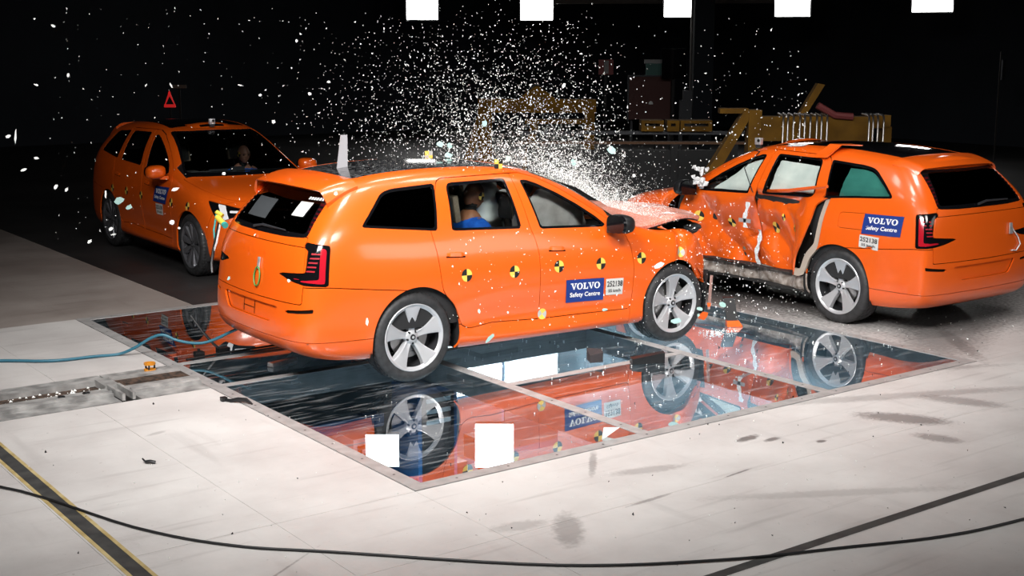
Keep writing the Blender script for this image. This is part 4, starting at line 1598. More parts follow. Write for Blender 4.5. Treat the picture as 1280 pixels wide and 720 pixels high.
for k in range(140):
    x, y, s = random.uniform(.8, 3.5), random.uniform(10.38, 10.60), random.uniform(.006, .02)
    v, f = [(x + s * a, y + s * b, -.008 + s * c * .9) for a, b, c in ((0, 0, 0), (1.6, .2, 0), (.4, 1.2, 0), (.7, .5, 1))], [(0, 2, 1), (0, 1, 3), (1, 2, 3), (2, 0, 3)]
    mb.add(v, f)
tag(rl(mb).build('slot_grit', M['fleck'], rail), kind='stuff')
rg = MB()
rg.lathe([(.035, .0), (.05, .0), (.05, .018), (.035, .018)], 20, 'z', closed=True)
rg.lathe([(.035, .055), (.05, .055), (.05, .073), (.035, .073)], 20, 'z', closed=True)
o = rg.build('amber_clamp', M['amber_ring'], None, 40, (4.05, 10.81, .0095))
tag(o, 'small amber ring clamp sitting on the far rail beam', 'clamp')
for a in (0, 2.1, 4.2):
    MB().tube([(.042 * math.cos(a), .042 * math.sin(a), .01), (.042 * math.cos(a), .042 * math.sin(a), .065)], .008, 8).build('post', M['grey_steel'], o)

# cables and hoses
def tube_thing(name, pts, r, m, label, cat, smooth_n=6):
    P = [Vector(p) for p in pts]
    out = []
    for i in range(len(P) - 1):
        p0, p1, p2, p3 = P[max(i - 1, 0)], P[i], P[i + 1], P[min(i + 2, len(P) - 1)]
        for k in range(smooth_n):
            t = k / smooth_n
            out.append(.5 * ((2 * p1) + (p2 - p0) * t + (2 * p0 - 5 * p1 + 4 * p2 - p3) * t * t + (3 * p1 - p0 - 3 * p2 + p3) * t ** 3))
    out.append(P[-1])
    mb = MB()
    mb.tube(out, r, 8)
    return tag(mb.build(name, m, None, 60), label, cat)


tube_thing('air_hose', [(1.6, 12.9, .016), (2.5, 12.25, .016), (3.08, 11.93, .016), (3.46, 11.65, .016), (3.83, 11.59, .016), (4.04, 11.55, .016), (4.16, 11.45, .08), (4.28, 11.36, .17), (4.37, 11.29, .20), (4.47, 11.22, .15), (4.6, 11.11, .125), (4.72, 11.02, .15), (4.92, 10.86, .27), (5.1, 10.72, .36)], .014, M['teal_hose'], 'teal air hose lying on the floor and rising to the middle car', 'hose')
tube_thing('long_cable', [(.6, 9.9, .009), (1.4, 9.15, .009), (2.12, 8.43, .011), (2.56, 7.22, .009), (2.9, 6.62, .009), (3.33, 6.18, .009), (4.22, 5.30, .009), (5.0, 4.82, .011), (5.71, 4.54, .009), (6.3, 4.32, .009), (6.92, 4.21, .009), (8.5, 4.05, .009), (11, 3.6, .009)], .009, M['cable_black'], 'long thin black cable curving across the foreground floor', 'cable')
tube_thing('guide_cable', [(4.46, 10.99, .014), (4.92, 11.05, .012), (5.5, 11.07, .012), (6.4, 11.10, .015), (8.2, 11.1, .012)], .010, M['cable_black'], 'straight black cable on the glass behind the middle car', 'cable')
mb = MB()
mb.box((4.58, 11.045, .005), (4.66, 11.12, .05)).box((4.62, 11.10, .05), (4.64, 11.12, .07))
tag(mb.build('cable_clip', M['black']), 'small black clip on the straight cable by the hose', 'clip')
mb = MB()
mb.tube([(4.66, 11.33, .34), (4.72, 11.22, .20), (4.80, 11.16, .08), (4.86, 11.13, .02)], .012, 6)
mb.box((4.82, 11.09, .004), (4.93, 11.17, .045))
tag(mb.build('cable_tail', M['cable_black'], None, 40), 'black cable end standing up from the glass', 'cable')
mb = MB()
mb.tube([(4.17, 9.53, .014), (4.20, 9.47, .012), (4.24, 9.42, .028), (4.28, 9.36, .032), (4.30, 9.29, .01)], [.012, .016, .018, .016, .006], 8)
mb.box((4.145, 9.51, .003), (4.19, 9.56, .034))
tag(mb.build('torn_strap', M['black'], None, 40), 'torn black strap lying on the pit frame edge', 'strap')
mb = MB()
mb.tube([(3.07, 8.36, .012), (3.09, 8.33, .02), (3.12, 8.31, .012)], .012, 6)
mb.tube([(3.07, 8.36, .012), (3.06, 8.39, .03)], .006, 6)
tag(mb.build('broken_clip', M['black'], None, 40), 'tiny broken black clip on the pale floor', 'clip')
tag(MB().hexa([(7.62, 8.52, .004), (7.90, 8.40, .004), (7.94, 8.47, .004), (7.66, 8.60, .004), (7.62, 8.52, .055), (7.90, 8.40, .10), (7.94, 8.47, .10), (7.66, 8.60, .055)]).build('rubber_wedge', M['black']), 'black rubber wedge lying on the frame bar under the car', 'wedge')
tag(MB().hexa([(7.36, 8.80, .004), (7.48, 8.76, .004), (7.54, 8.86, .004), (7.42, 8.92, .004), (7.36, 8.80, .07), (7.48, 8.76, .09), (7.54, 8.86, .10), (7.42, 8.92, .11)]).build('foam_block', mat('dark_foam', (.03, .024, .026), .9)), 'dark foam block lying on the middle glass pane', 'block')
mb = MB()
mb.hexa([(9.50, 9.20, .06), (9.60, 9.14, .06), (9.63, 9.19, .06), (9.53, 9.25, .06), (9.60, 9.36, .26), (9.70, 9.30, .26), (9.73, 9.35, .26), (9.63, 9.41, .26)])
gr = mb.build('grille_piece', M['black'])
tag(gr, 'torn black grille piece standing on the glass in front of the middle car', 'grille piece')
MB().hexa([(9.47, 9.16, .004), (9.61, 9.08, .004), (9.65, 9.15, .004), (9.51, 9.23, .004), (9.49, 9.19, .06), (9.60, 9.13, .06), (9.63, 9.18, .06), (9.52, 9.24, .06)]).build('broken_edge', M['orange'], gr)
tag(MB().hexa([(4.98, 10.30, .004), (5.28, 10.42, .004), (5.26, 10.48, .004), (4.96, 10.38, .004), (4.98, 10.31, .04), (5.28, 10.43, .03), (5.26, 10.47, .03), (4.96, 10.37, .04)]).build('metal_fitting', M['foil']), 'shiny metal fitting lying on the glass behind the rear wheel', 'fitting')
MB()

# ------------------------------------------------------------------ lamps and machines at the back of the hall
def lamp_at(loc, target, w, h, label, group, drop):
    d = (Vector(target) - Vector(loc)).to_track_quat('-Z', 'Y').to_matrix().to_4x4()
    m = Matrix.Translation(loc) @ d
    r = empty('ceiling_lamp', loc)
    tag(r, label, 'lamp', group)
    inv = Matrix.Translation(loc).inverted()

    def B(a, b):
        mb = MB().box(a, b)
        mb.v = [tuple(inv @ m @ Vector(v)) for v in mb.v]
        return mb
    B((-w / 2 - .04, -h / 2 - .04, .0), (w / 2 + .04, h / 2 + .04, .22)).build('housing', M['black'], r)
    B((-w / 2, -h / 2, -.02), (w / 2, h / 2, -.002)).build('lamp_panel', M['lamp_face'], r)
    for s in (-1, 1):
        B((s * (w / 2 + .05) - .01, -.03, -.05), (s * (w / 2 + .05) + .01, .03, .45)).build('bracket', M['dark_steel'], r)
    mb = MB()
    mb.tube([(0, 0, .15), (0, 0, 9.0 - loc[2])], .03, 8)
    mb.build('hanging_rod', M['dark_steel'], r)
    return r


aim = (7.5, 9.5, 0)
for k, (p, w) in enumerate((((22.05, 34.56, 4.02), .95), ((24.92, 32.56, 4.02), .98), ((26.18, 27.54, 4.05), .92), ((28.33, 25.33, 4.06), .95), ((29.05, 21.27, 4.12), 1.0))):
    lamp_at(p, aim, w, .85, ['first bright lamp from the left hanging at the top', 'second bright lamp from the left hanging at the top', 'third bright lamp from the left hanging at the top', 'fourth bright lamp from the left, above the right car', 'last bright lamp on the right, cut by the picture edge'][k], 'lamps hanging at the back of the hall', 9)
mb = MB().box((0, -.06, 0), (7.2, .06, .12))
o = mb.build('lighting_beam', mat('beam_brown', (.16, .13, .11), .6), None, 0, (25.0, 31.8, 4.06))
o.rotation_euler = (0, 0, math.atan2(-5.6, 5.5))
tag(o, 'thin brown beam between the hanging lamps at the top', 'beam')
MB().tube([(.4, 0, .1), (.4, 0, 4.94)], .02, 6).build('hanging_rod', M['dark_steel'], o)
MB().tube([(6.8, 0, .1), (6.8, 0, 4.94)], .02, 6).build('hanging_rod', M['dark_steel'], o)

CY, SY = math.cos(YAW), math.sin(YAW)


def station(name, D, px, label, cat, rz=0.0):
    """an empty on the floor at distance D, seen in the direction of column px; local x runs across the view"""
    off = (px - 640) * D / 1638
    loc = (D * CY + off * SY, D * SY - off * CY, 0)
    o = empty(name, loc, YAW - math.pi / 2 + rz)
    return tag(o, label, cat)


Y_ = M['yellow_steel']
a = station('gantry', 24, 670, 'yellow steel gantry with a peaked middle behind the middle car', 'gantry')
k = 24 / 1638
MB().box((-1.05, -.15, 1.62), (1.08, .15, 1.86)).build('beam', Y_, a)
MB().prism([(-.32, 1.86), (-.02, 2.10), (.04, 2.10), (.36, 1.86)], -.12, .12).build('peak_plate', Y_, a)
MB().box((-1.05, -.14, 0), (-.80, .14, 1.62)).build('post', Y_, a)
MB().box((.88, -.14, 0), (1.06, .14, 1.62)).build('post', Y_, a)
MB().prism([(-1.55, 0), (-1.38, 0), (-.92, 1.62), (-1.05, 1.62)], -.1, .1).build('brace', Y_, a)
MB().prism([(-.35, 0), (-.20, 0), (.05, 1.45), (-.10, 1.45)], -.1, .1).build('brace', Y_, a)
MB().box((-.2, -.16, 1.42), (.9, .16, 1.5)).build('lower_rail', Y_, a)
MB().lathe([(.13, -.18), (.13, .18), (0, .18)], 16, 'y', (.02, 0, 1.98)).build('pulley', M['dark_steel'], a)

a = station('barrier_sled', 22, 842, 'low yellow slotted barrier with dark rails behind the right car', 'barrier')
for x0, x1 in ((-.57, -.20), (-.14, .06), (.08, .60)):
    MB().box((x0, -.2, 1.55), (x1, .2, 1.60)).box((x0, -.2, 1.42), (x1, .2, 1.50)).box((x0, -.2, 1.50), (x0 + .06, .2, 1.55)).box((x1 - .06, -.2, 1.50), (x1, .2, 1.55)).build('slotted_box', Y_, a)
MB().box((-2.6, -.1, 1.36), (1.2, .1, 1.41)).build('rail', M['grey_steel'], a)
MB().box((-2.6, -.1, 1.20), (1.2, .1, 1.24)).build('rail', mat('rust_brown', (.12, .06, .03), .8), a)
for x in (-2.4, -1.2, 0, 1.0):
    MB().box((x - .06, -.1, 0), (x + .06, .1, 1.2)).build('post', M['dark_steel'], a)
MB().box((-2.4, -.05, .2), (1.0, .05, 1.1)).build('panel', M['dark_steel'], a)

a = station('crash_barrier_frame', 18.6, 985, 'yellow braced frame with an upright and slanted arm behind the right car', 'frame')
MB().box((-.60, -.15, 0), (-.42, .15, 1.93)).build('upright', Y_, a)
MB().prism([(-1.62, .3), (-1.42, .3), (-.52, 1.92), (-.66, 1.92)], -.12, .12).build('brace', Y_, a)
MB().box((-.42, -.12, 1.50), (1.15, .12, 1.84)).build('beam', Y_, a)
MB().box((-1.0, -.1, 1.88), (-.6, .1, 1.95)).build('top_arm', Y_, a)
MB().prism([(.10, 1.84), (.20, 1.84), (.46, 2.28), (.36, 2.30)], -.08, .08).build('slanted_arm', Y_, a)
MB().box((1.15, -.1, 1.68), (1.40, .1, 1.86)).build('end_arm', Y_, a)
MB().box((1.30, -.1, 0), (1.42, .1, 1.70)).build('rear_upright', Y_, a)
MB().tube([(.35, -.15, 2.0), (.6, -.15, 1.86), (.85, -.15, 1.84)], .05, 8).build('red_arm', mat('dull_red', (.16, .03, .03), .6), a)

for px, n, lab in ((1004, 9, 'row of bent polished pipes standing behind the right car'), (1092, 4, 'shorter row of bent polished pipes further right')):
    a = station('pipe_rack', 17.6, px, lab, 'pipe rack')
    sp = .075 if n > 5 else .065
    for i in range(n):
        x = (i - (n - 1) / 2) * sp + (.0 if i % 3 else .012)
        MB().tube([(x, 0, 0), (x, 0, 1.80), (x + .01, .04, 1.87), (x + .02, .12, 1.90), (x + .03, .5, 1.90)], .014, 8).build('pipe', M['pipe'], a, 60)
    MB().box((-n * sp / 2 - .05, -.03, .3), (n * sp / 2 + .05, .03, .36)).build('rack_bar', M['dark_steel'], a)

a = station('concrete_column', 33, 874, 'dark blue-grey square column rising behind the right car', 'column')
MB().box((-.24, -.3, 0), (.24, .3, 9)).build('shaft', mat('column_blue_grey', (.014, .017, .022), .8, spec=.2), a)
MB().tube([(-.32, -.35, 1.4), (-.32, -.35, 9)], .03, 8).build('conduit', M['pipe'], a)
MB().box((-.50, -.45, .9), (-.28, -.3, 1.75)).build('switch_box', M['grey_steel'], a)
MB().box((-.58, -.45, 0), (-.50, -.3, 1.5)).build('cable_duct', M['grey_steel'], a)

a = station('notice_board', 35, 812, 'dark red notice board in a pale frame at the back', 'board')
MB().box((-.58, 0, .9), (.58, .05, 2.02)).build('panel', mat('board_red', (.10, .035, .03), .7), a)
for q in (((-.62, -.02, .86), (-.58, .06, 2.06)), ((.58, -.02, .86), (.62, .06, 2.06)), ((-.58, -.02, 2.02), (.58, .06, 2.06))):
    MB().box(*q).build('frame_rail', M['grey_steel'], a)
for x in (-.5, .5):
    MB().box((x - .03, 0, 0), (x + .03, .05, .86)).build('leg', M['grey_steel'], a)
MB().prism([(-.06, 1.30), (.06, 1.30), (.05, 1.36), (0, 1.385), (-.05, 1.36)], -.03, -.005).build('pinned_note', M['white'], a)
a = station('cabinet_box', 34.5, 840, 'black control cabinet above the notice board at the back', 'cabinet')
MB().box((-.32, 0, 1.98), (.32, .4, 2.75)).build('body', M['gloss_black'], a)
MB().box((-.04, 0.1, 0), (.04, .3, 1.98)).build('stand', M['dark_steel'], a)
a = station('fire_sign', 36, 756, 'small red and white fire sign on a post at the back', 'sign')
MB().box((-.20, 0, 2.05), (.20, .02, 2.45)).build('plate', mat('sign_red', (.22, .02, .02), .5), a)
MB().box((-.05, -.01, 2.08), (.07, -.001, 2.42)).build('symbol', mat('sign_white', (.30, .28, .28), .5), a)
MB().box((-.03, .03, 0), (.03, .07, 2.4)).build('post', M['dark_steel'], a)
a = station('exit_sign', 35.5, 818, 'dim green sign with a pale top edge at the back', 'sign')
MB().box((-.32, 0, 2.36), (.32, .06, 2.46)).build('top_edge', mat('sign_grey', (.35, .36, .36), .5), a)
MB().box((-.28, 0, 2.0), (.32, .04, 2.36)).build('plate', mat('sign_green', (.03, .14, .12), .5), a)
MB().box((-.03, .05, 0), (.03, .09, 2.3)).build('post', M['dark_steel'], a)
a = station('warning_triangle', 31, 216, 'glowing red warning triangle beyond the left car', 'warning triangle')
mr = mat('triangle_red', (.5, .02, .02), .4, emit=(1, .03, .03), estr=.35)
for p in ([(-.14, 1.38), (-.10, 1.44), (.03, 1.70), (.0, 1.76)], [(.14, 1.38), (.10, 1.44), (-.03, 1.70), (0, 1.76)]):
    MB().prism(p, 0, .03).build('side_bar', mr, a)
MB().box((-.13, 0, 1.37), (.13, .03, 1.44)).build('bottom_bar', mr, a)
MB().box((-.02, .03, 0), (.02, .06, 1.4)).build('stand', M['dark_steel'], a)
a = station('small_plate', 31.5, 228, 'tiny pale plate above the red triangle', 'plate')
MB().box((-.18, 0, 1.80), (.18, .03, 1.88)).build('plate', mat('dim_plate', (.2, .17, .13), .6), a)
MB().box((-.02, .04, 0), (.02, .07, 1.84)).build('stand', M['dark_steel'], a)
a = station('floor_stand', 33, 1244, 'faint slim steel stand in the dark at far right', 'stand')
MB().box((-.05, 0, 0), (-.02, .03, 2.7)).build('pole', M['pipe'], a)
MB().box((.02, 0, 2.0), (.10, .1, 2.5)).build('head', M['grey_steel'], a)
# ------------------------------------------------------------------ the three cars
def smooth(a, b, x):
    t = np.clip((x - a) / (b - a), 0, 1)
    return t * t * (3 - 2 * t)


def nz(P, f, seed=0.0):
    return np.array([noise.noise(Vector((p[0] * f + seed, p[1] * f - seed, p[2] * f + 2 * seed))) for p in P])


def ridged(P, f, seed=0.0):
    return 1 - 2 * np.abs(nz(P, f, seed))


def blob(mb, c, r, amp=.15, seed=1.0, seg=28, rot=None):
    bm = bmesh.new()
    bmesh.ops.create_uvsphere(bm, u_segments=seg, v_segments=seg * 2 // 3, radius=1)
    for v in bm.verts:
        d = v.co.copy()
        k = 1 + amp * noise.noise(d * 2.1 + Vector((seed, 0, seed))) + amp * .5 * noise.noise(d * 5 + Vector((0, seed, 0)))
        q = Vector((d.x * r[0] * k, d.y * r[1] * k, d.z * r[2] * k))
        if rot is not None:
            q = rot @ q
        v.co = q + Vector(c)
    bm.verts.index_update()
    mb.add([tuple(v.co) for v in bm.verts], [tuple(v.index for v in f.verts) for f in bm.faces])
    bm.free()
    return mb


def lidar(car, pr):
    mb = MB()
    n = 14
    vs = []
    rows = []
    for j in range(7):
        x = 1.27 + .035 * j * 1.15
        row = []
        for i in range(n + 1):
            y = -.30 + .60 * i / n
            p = pr.top(x, y, .001)
            a = 1 - (abs(y) / .30) ** 2.4
            hx = math.sin(math.pi * min(1, (j + .35) / 6.5)) ** .8 if j < 6 else 0
            row.append((p.x, p.y, p.z + .062 * a * hx * .6))
        rows.append(row)
    mb.add([p for r in rows for p in r], [(j * (n + 1) + i, j * (n + 1) + i + 1, (j + 1) * (n + 1) + i + 1, (j + 1) * (n + 1) + i) for j in range(6) for i in range(n)])
    o = mb.build('roof_sensor', M['orange'], car, 50)
    w = MB()
    vs = []
    for i in range(9):
        y = -.17 + .34 * i / 8
        a = 1 - (abs(y) / .30) ** 2.4
        p, q = pr.top(1.50, y, .012), pr.top(1.465, y, (.012 + .022 * a))
        vs += [tuple(p), tuple(q)]
    w.add(vs, [(2 * i, 2 * i + 1, 2 * i + 3, 2 * i + 2) for i in range(8)])
    w.build('sensor_window', M['gloss_black'], o)


def action_camera(name, loc, rz, label, holder=.035):
    r = empty(name, loc, rz)
    tag(r, label, 'camera', 'action cameras on the roofs')
    v, f = rbox((-.025, -.04, holder), (.025, .04, holder + .075), .006)
    MB().add(v, f).build('body', M['foil'], r, 40)
    MB().lathe([(.018, -.03), (.018, .0), (0, .0)], 16, 'x', (.028, .012, holder + .045)).build('lens', M['black'], r, 40)
    MB().box((-.02, -.03, 0), (.02, .03, holder)).build('mount', M['grey_steel'], r)
    return r


def car_matrix(c):
    return Matrix.Translation(c.location) @ c.rotation_euler.to_matrix().to_4x4()


# ---- middle car: ran nose-first into the other one
def deform_front(V):
    D = V.copy()
    t = np.clip((V[:, 0] - 2.90) / 1.05, 0, 1)
    D[:, 0] = np.where(V[:, 0] > 2.90, 2.90 + 1.05 * (t - .27 * t * t), V[:, 0])
    k = smooth(2.75, 3.5, V[:, 0])
    zz = smooth(.45, .9, V[:, 2])
    D[:, 1] += np.sign(V[:, 1]) * .045 * k * ridged(V * [1, 1, .7], 2.6, 3.1) * zz
    D[:, 0] += .035 * k * nz(V, 3.2, 7.7) * zz
    fold = np.exp(-((V[:, 0] - 3.05 - .25 * (V[:, 2] - .9)) / .05) ** 2)
    D[:, 1] -= np.sign(V[:, 1]) * .034 * fold * zz * (np.abs(V[:, 1]) > .5)
    return D


def hood_up(R, D):
    t = np.clip((R[:, 0] - 2.56) / 1.1, 0, 1)
    D = R.copy()
    D[:, 0] = R[:, 0] + .10 * t
    D[:, 2] += .215 * t ** 1.2 + .05 * np.sin(np.pi * t) ** 2
    D[:, 2] += .012 * t * np.sin(R[:, 1] * 16 + 2.0 * t) + .016 * t * ridged(R * [.6, 1.6, 0], 2.0, 4.0)
    D[:, 2] -= .05 * smooth(.93, 1.0, t)
    D[:, 1] *= 1 + .04 * t
    return D


def fender_down(R, D):
    D[:, 2] += .055 * smooth(2.8, 3.35, R[:, 0]) * smooth(.75, .95, R[:, 2])
    return D


opt1 = dict(roof_mat=M['roof_dusty'], broken_mirror=(-1,), pitch=math.radians(.9), deform=deform_front, no_front=True, no_head=True, fender_x=3.58, part_deform={'hood': hood_up, ('fender', -1): fender_down, ('fender', 1): fender_down}, hood_mat=M['orange_dust'],
            glass={('fwin', -1): M['clear_glass'], ('rwin', -1): M['clear_glass']})
C1 = (5.7136, 9.1305 + .96, 0.004)
car1, doors1, P1, pr1 = build_car('crash_test_car', C1, 0, 'orange car in the middle with crumpled nose and raised dusty bonnet', opt1)
side_sign(car1, pr1, -1, [(1.615, .735), (2.06, .72), (2.07, .51), (1.63, .52)], [(2.085, .705), (2.295, .70), (2.295, .545), (2.095, .55)])
for x, z in [(.515, .875), (1.03, .862), (1.53, .868), (2.02, .855), (2.515, .87)]:
    disc_marker(car1, lambda a, b: pr1.side(x + a, z + b, -1, .004))
for x, z in [(3.045, .885), (1.365, .445)]:
    disc_marker(car1, lambda a, b: pr1.side(x + a, z + b, -1, .005), .05, .6, M['mark_grey'])
# what is left behind the lost nose
mb = MB()
mb.box((2.95, -.62, .30), (3.30, .62, .82))
mb.hexa([(2.50, -.74, .80), (3.36, -.70, .80), (3.36, .70, .80), (2.50, .74, .80), (2.50, -.74, 1.03), (3.38, -.68, 1.02), (3.38, .68, 1.02), (2.50, .74, 1.03)])
blob(mb, (3.47, -.50, 1.06), (.12, .24, .075), .2, 3.0, 20)
blob(mb, (3.42, .40, 1.05), (.11, .28, .06), .2, 6.0, 20)
mb.build('engine_bay', M['underbody'], car1)
hk = Sk(P1['hood'].R, P1['hood'].D, P1['hood'].N, P1['hood'].T)
skin_obj('hood_lining', hk.offset(-.045), M['black'], car1, 0)
mb = MB()
rng = random.Random(8)
for k in range(9):
    y = -.78 + .195 * k
    mb.tube([(3.30 + rng.uniform(-.05, .05), y, .75 + rng.uniform(-.05, .1)), (3.42 + rng.uniform(-.04, .05), y + rng.uniform(-.06, .06), .6), (3.38, y, .40 + rng.uniform(-.06, .06))], [.03, .045, .02], 6)
mb.tube([(3.28, -.70, .62), (3.36, -.30, .60), (3.34, .30, .62), (3.26, .70, .60)], .07, 8)
tag(mb.build('bent_front_structure', M['dark_steel'], car1, 40), kind='stuff')
mb = MB()
mb.hexa([(3.50, -.90, .26), (3.54, -.89, .26), (3.545, -.87, .26), (3.505, -.88, .26), (3.535, -.895, .60), (3.565, -.885, .60), (3.565, -.865, .60), (3.535, -.875, .60)])
mb.build('torn_bumper_strip', mat('torn_strip_pale', (.5, .3, .26), .5), car1)
MB().hexa([(3.44, -.88, .30), (3.49, -.86, .30), (3.47, -.78, .34), (3.42, -.80, .34), (3.46, -.89, .62), (3.51, -.87, .66), (3.49, -.79, .66), (3.44, -.81, .62)]).build('broken_bracket', M['black'], car1)
# bent fender inner edge seen above the front wheel
mb = MB()
L_ = []
for k in range(9):
    a = math.radians(95 - 9 * k)
    for r, y in ((.432, -.945), (.445, -.86)):
        L_.append((2.985 + (r + .012 * math.sin(k * 2)) * math.cos(a), y, .385 + r * math.sin(a)))
mb.add(L_, [(2 * i, 2 * i + 1, 2 * i + 3, 2 * i + 2) for i in range(8)])
mb.build('fender_inner_edge', M['orange_scuff'], car1, 40)
# airbags
mb = blob(MB(), (1.72, -.56, 1.24), (.42, .12, .26), .22, 2.0)
mb.build('curtain_airbag', M['airbag_grey'], car1, 60)
mb = blob(MB(), (1.86, .30, 1.18), (.22, .34, .26), .2, 5.0)
mb.build('passenger_airbag', M['airbag_grey'], car1, 60)
mb = blob(MB(), (1.20, -.20, 1.34), (.22, .20, .24), .22, 9.0)
mb.build('side_airbag', M['airbag'], car1, 60)
mb = MB()
v, f = rbox((.5, .66, 1.18), (2.0, .72, 1.60), .02)
mb.add(v, f).build('far_curtain_airbag', M['airbag'], car1, 40)
# things on the tail
prr = opt1['_pr']


def rear_card(car, pr, name, c, m, off=.004):
    V, F = grid2d(1, 1, 4, 3)
    def f(a, b):
        u, v = a + .5, b + .5
        y = (c[3][0] * (1 - u) + c[2][0] * u) * (1 - v) + (c[0][0] * (1 - u) + c[1][0] * u) * v
        z = (c[3][1] * (1 - u) + c[2][1] * u) * (1 - v) + (c[0][1] * (1 - u) + c[1][1] * u) * v
        return pr.rear(y, z, off)
    return decal(name, V, F, m, car, f)


tag(rear_card(car1, prr, 'paper_note', [(-.34, 1.515), (-.50, 1.515), (-.50, 1.405), (-.34, 1.405)], M['label_white']), 'pale paper note behind the rear window')
tag(rear_card(car1, prr, 'dark_sheet', [(.40, 1.50), (.02, 1.50), (.02, 1.345), (.40, 1.345)], mat('grey_sheet', (.055, .06, .065), .4)), 'grey sheet on the rear window')
for k in range(6):
    rear_card(car1, prr, 'badge_piece', [(-.40 - k * .03, 1.556), (-.42 - k * .03, 1.555), (-.422 - k * .03, 1.535), (-.402 - k * .03, 1.536)], M['white'], .003)
for c in ([(.105, .665), (.095, .665), (.095, .56), (.105, .56)], [(-.095, .665), (-.105, .665), (-.105, .56), (-.095, .56)], [(.10, .615), (-.10, .615), (-.10, .610), (.10, .610)]):
    rear_card(car1, prr, 'plate_mount_line', c, M['gap'], -.018)
tw = MB()
p0 = prr.rear(-.15, .985, .012)
pts = []
for k in range(20):
    a = 2 * math.pi * k / 19
    pts.append(prr.rear(-.15 + .05 * math.sin(a), .885 + .08 * math.cos(a), .014))
tw.tube(pts, .006, 6, False)
t_ = tag(tw.build('wire_loop', M['green_wire'], car1, 60), 'loop of thin green wire on the tailgate')
MB().hexa([tuple(prr.rear(-.15 + a, .96 + b, c)) for a, b, c in ((-.02, -.01, .006), (.012, -.01, .006), (.012, -.01, .016), (-.02, -.01, .016), (-.012, .085, .006), (.02, .085, .006), (.02, .085, .016), (-.012, .085, .016))]).build('wire_tag', M['foil'], t_)
# measuring plugs at the left tail corner
cx_ = empty('plug_bundle', (0, 0, 0), 0, car1)
MB().tube([(-.93, .90, 1.31), (-.90, .84, 1.28)], .020, 10).build('plug', M['yellow_plug'], cx_, 40)
MB().tube([(-.95, .84, 1.27), (-.94, .72, 1.22)], .026, 10).build('plug', M['yellow_plug'], cx_, 40)
MB().tube([(-.94, .72, 1.22), (-.94, .69, 1.21)], .028, 10).build('plug_tip', M['teal_wire'], cx_, 40)
MB().tube([(-.93, .90, 1.30), (-.96, .90, 1.15), (-.97, .86, 1.05), (-.99, .88, .92), (-1.0, .86, .86)], .009, 6).build('wire', M['teal_wire'], cx_, 40)
MB().tube([(-.95, .80, 1.23), (-.97, .84, 1.08), (-1.0, .84, .96), (-1.02, .83, .86), (-1.03, .80, .78)], .013, 6).build('wire', M['black'], cx_, 40)
MB().tube([(-.95, .78, 1.22), (-.98, .80, 1.05), (-.99, .84, .97), (-.98, .89, .90)], .009, 6).build('wire', M['tape'], cx_, 40)
# roof targets and the white plate on the roof
for s in (1, -1):
    p = pr1.top(1.12, s * .575, 0)
    p = prr.top(1.12, s * .575, 0)
    mb = MB()
    e = .042
    for i in (0, 1):
        for j in (0, 1):
            mb.cur = (i + j) % 2
            mb.box((p.x - e + i * e, p.y - .004, p.z + j * e), (p.x + i * e, p.y + .004, p.z + (j + 1) * e))
    mb.build('roof_target', [M['mark_black'] if s < 0 else M['mark_grey'], M['mark_yellow']], car1)
p = prr.top(-.14, 0, -.01)
MB().hexa([(p.x - .06, -.004, p.z), (p.x + .045, -.004, p.z), (p.x + .045, .004, p.z), (p.x - .06, .004, p.z), (p.x - .02, -.004, p.z + .29), (p.x + .045, -.004, p.z + .29), (p.x + .045, .004, p.z + .29), (p.x - .02, .004, p.z + .29)]).build('roof_fin', mat('pale_fin', (.36, .35, .37), .45), car1)


# ---- right car: struck in its left side
def deform_side(V):
    D = V.copy()
    D[:, 0] -= .10 * smooth(0, -.42, V[:, 0]) * (1 - smooth(-.84, -1.09, V[:, 0])) * smooth(.55, 1.0, V[:, 2] + np.clip(-.35 - V[:, 0], 0, .5))
    left = smooth(.2, .7, V[:, 1])
    ax = np.exp(-((V[:, 0] - 1.45) / .98) ** 6)
    az = np.exp(-((V[:, 2] - .58) / .50) ** 4)
    dep = .17 * ax * az * (.75 + .25 * np.cos((V[:, 0] - 1.35) * 2.2))
    crease = .06 * np.exp(-np.abs(V[:, 0] - 1.32) / .10) * np.exp(-((V[:, 2] - .65) / .4) ** 4)
    m = left * ax * np.exp(-((V[:, 2] - .66) / .46) ** 6)
    idx = m > .02
    cr = np.zeros(len(V))
    Q = V[idx]
    cr[idx] = .085 * ridged(Q * [1, .3, 1.2], 1.5, 1.3) + .040 * ridged(Q * [1.2, .3, .8], 3.1, 5.1) + .008 * nz(Q, 8, 2.2)
    D[:, 1] -= left * (dep + crease) + m * cr * .85
    D[:, 2] += .03 * m * nz(V, 2.0, 9.0) if idx.any() else 0
    return D


def door_shift(kind, R, D):
    if kind == 'rear_door':
        k = smooth(.85, .20, R[:, 0]) * (1 - smooth(1.18, 1.32, R[:, 2])) * (.55 + .45 * smooth(1.1, .5, R[:, 2]))
        D[:, 0] += .25 * k
        D[:, 1] += .05 * k + .02 * k * np.sin(R[:, 2] * 9)
        w = smooth(1.30, 1.18, R[:, 2]) * smooth(.3, .6, R[:, 0])
        D[:, 1] -= .06 * w * smooth(1.0, 1.2, R[:, 2])
    return D


def fender_shift(R, D):
    k = smooth(2.75, 2.38, R[:, 0]) * smooth(.55, .8, R[:, 2])
    D[:, 0] += .24 * k * smooth(1.35, .9, R[:, 2])
    D[:, 1] -= .05 * k
    return D


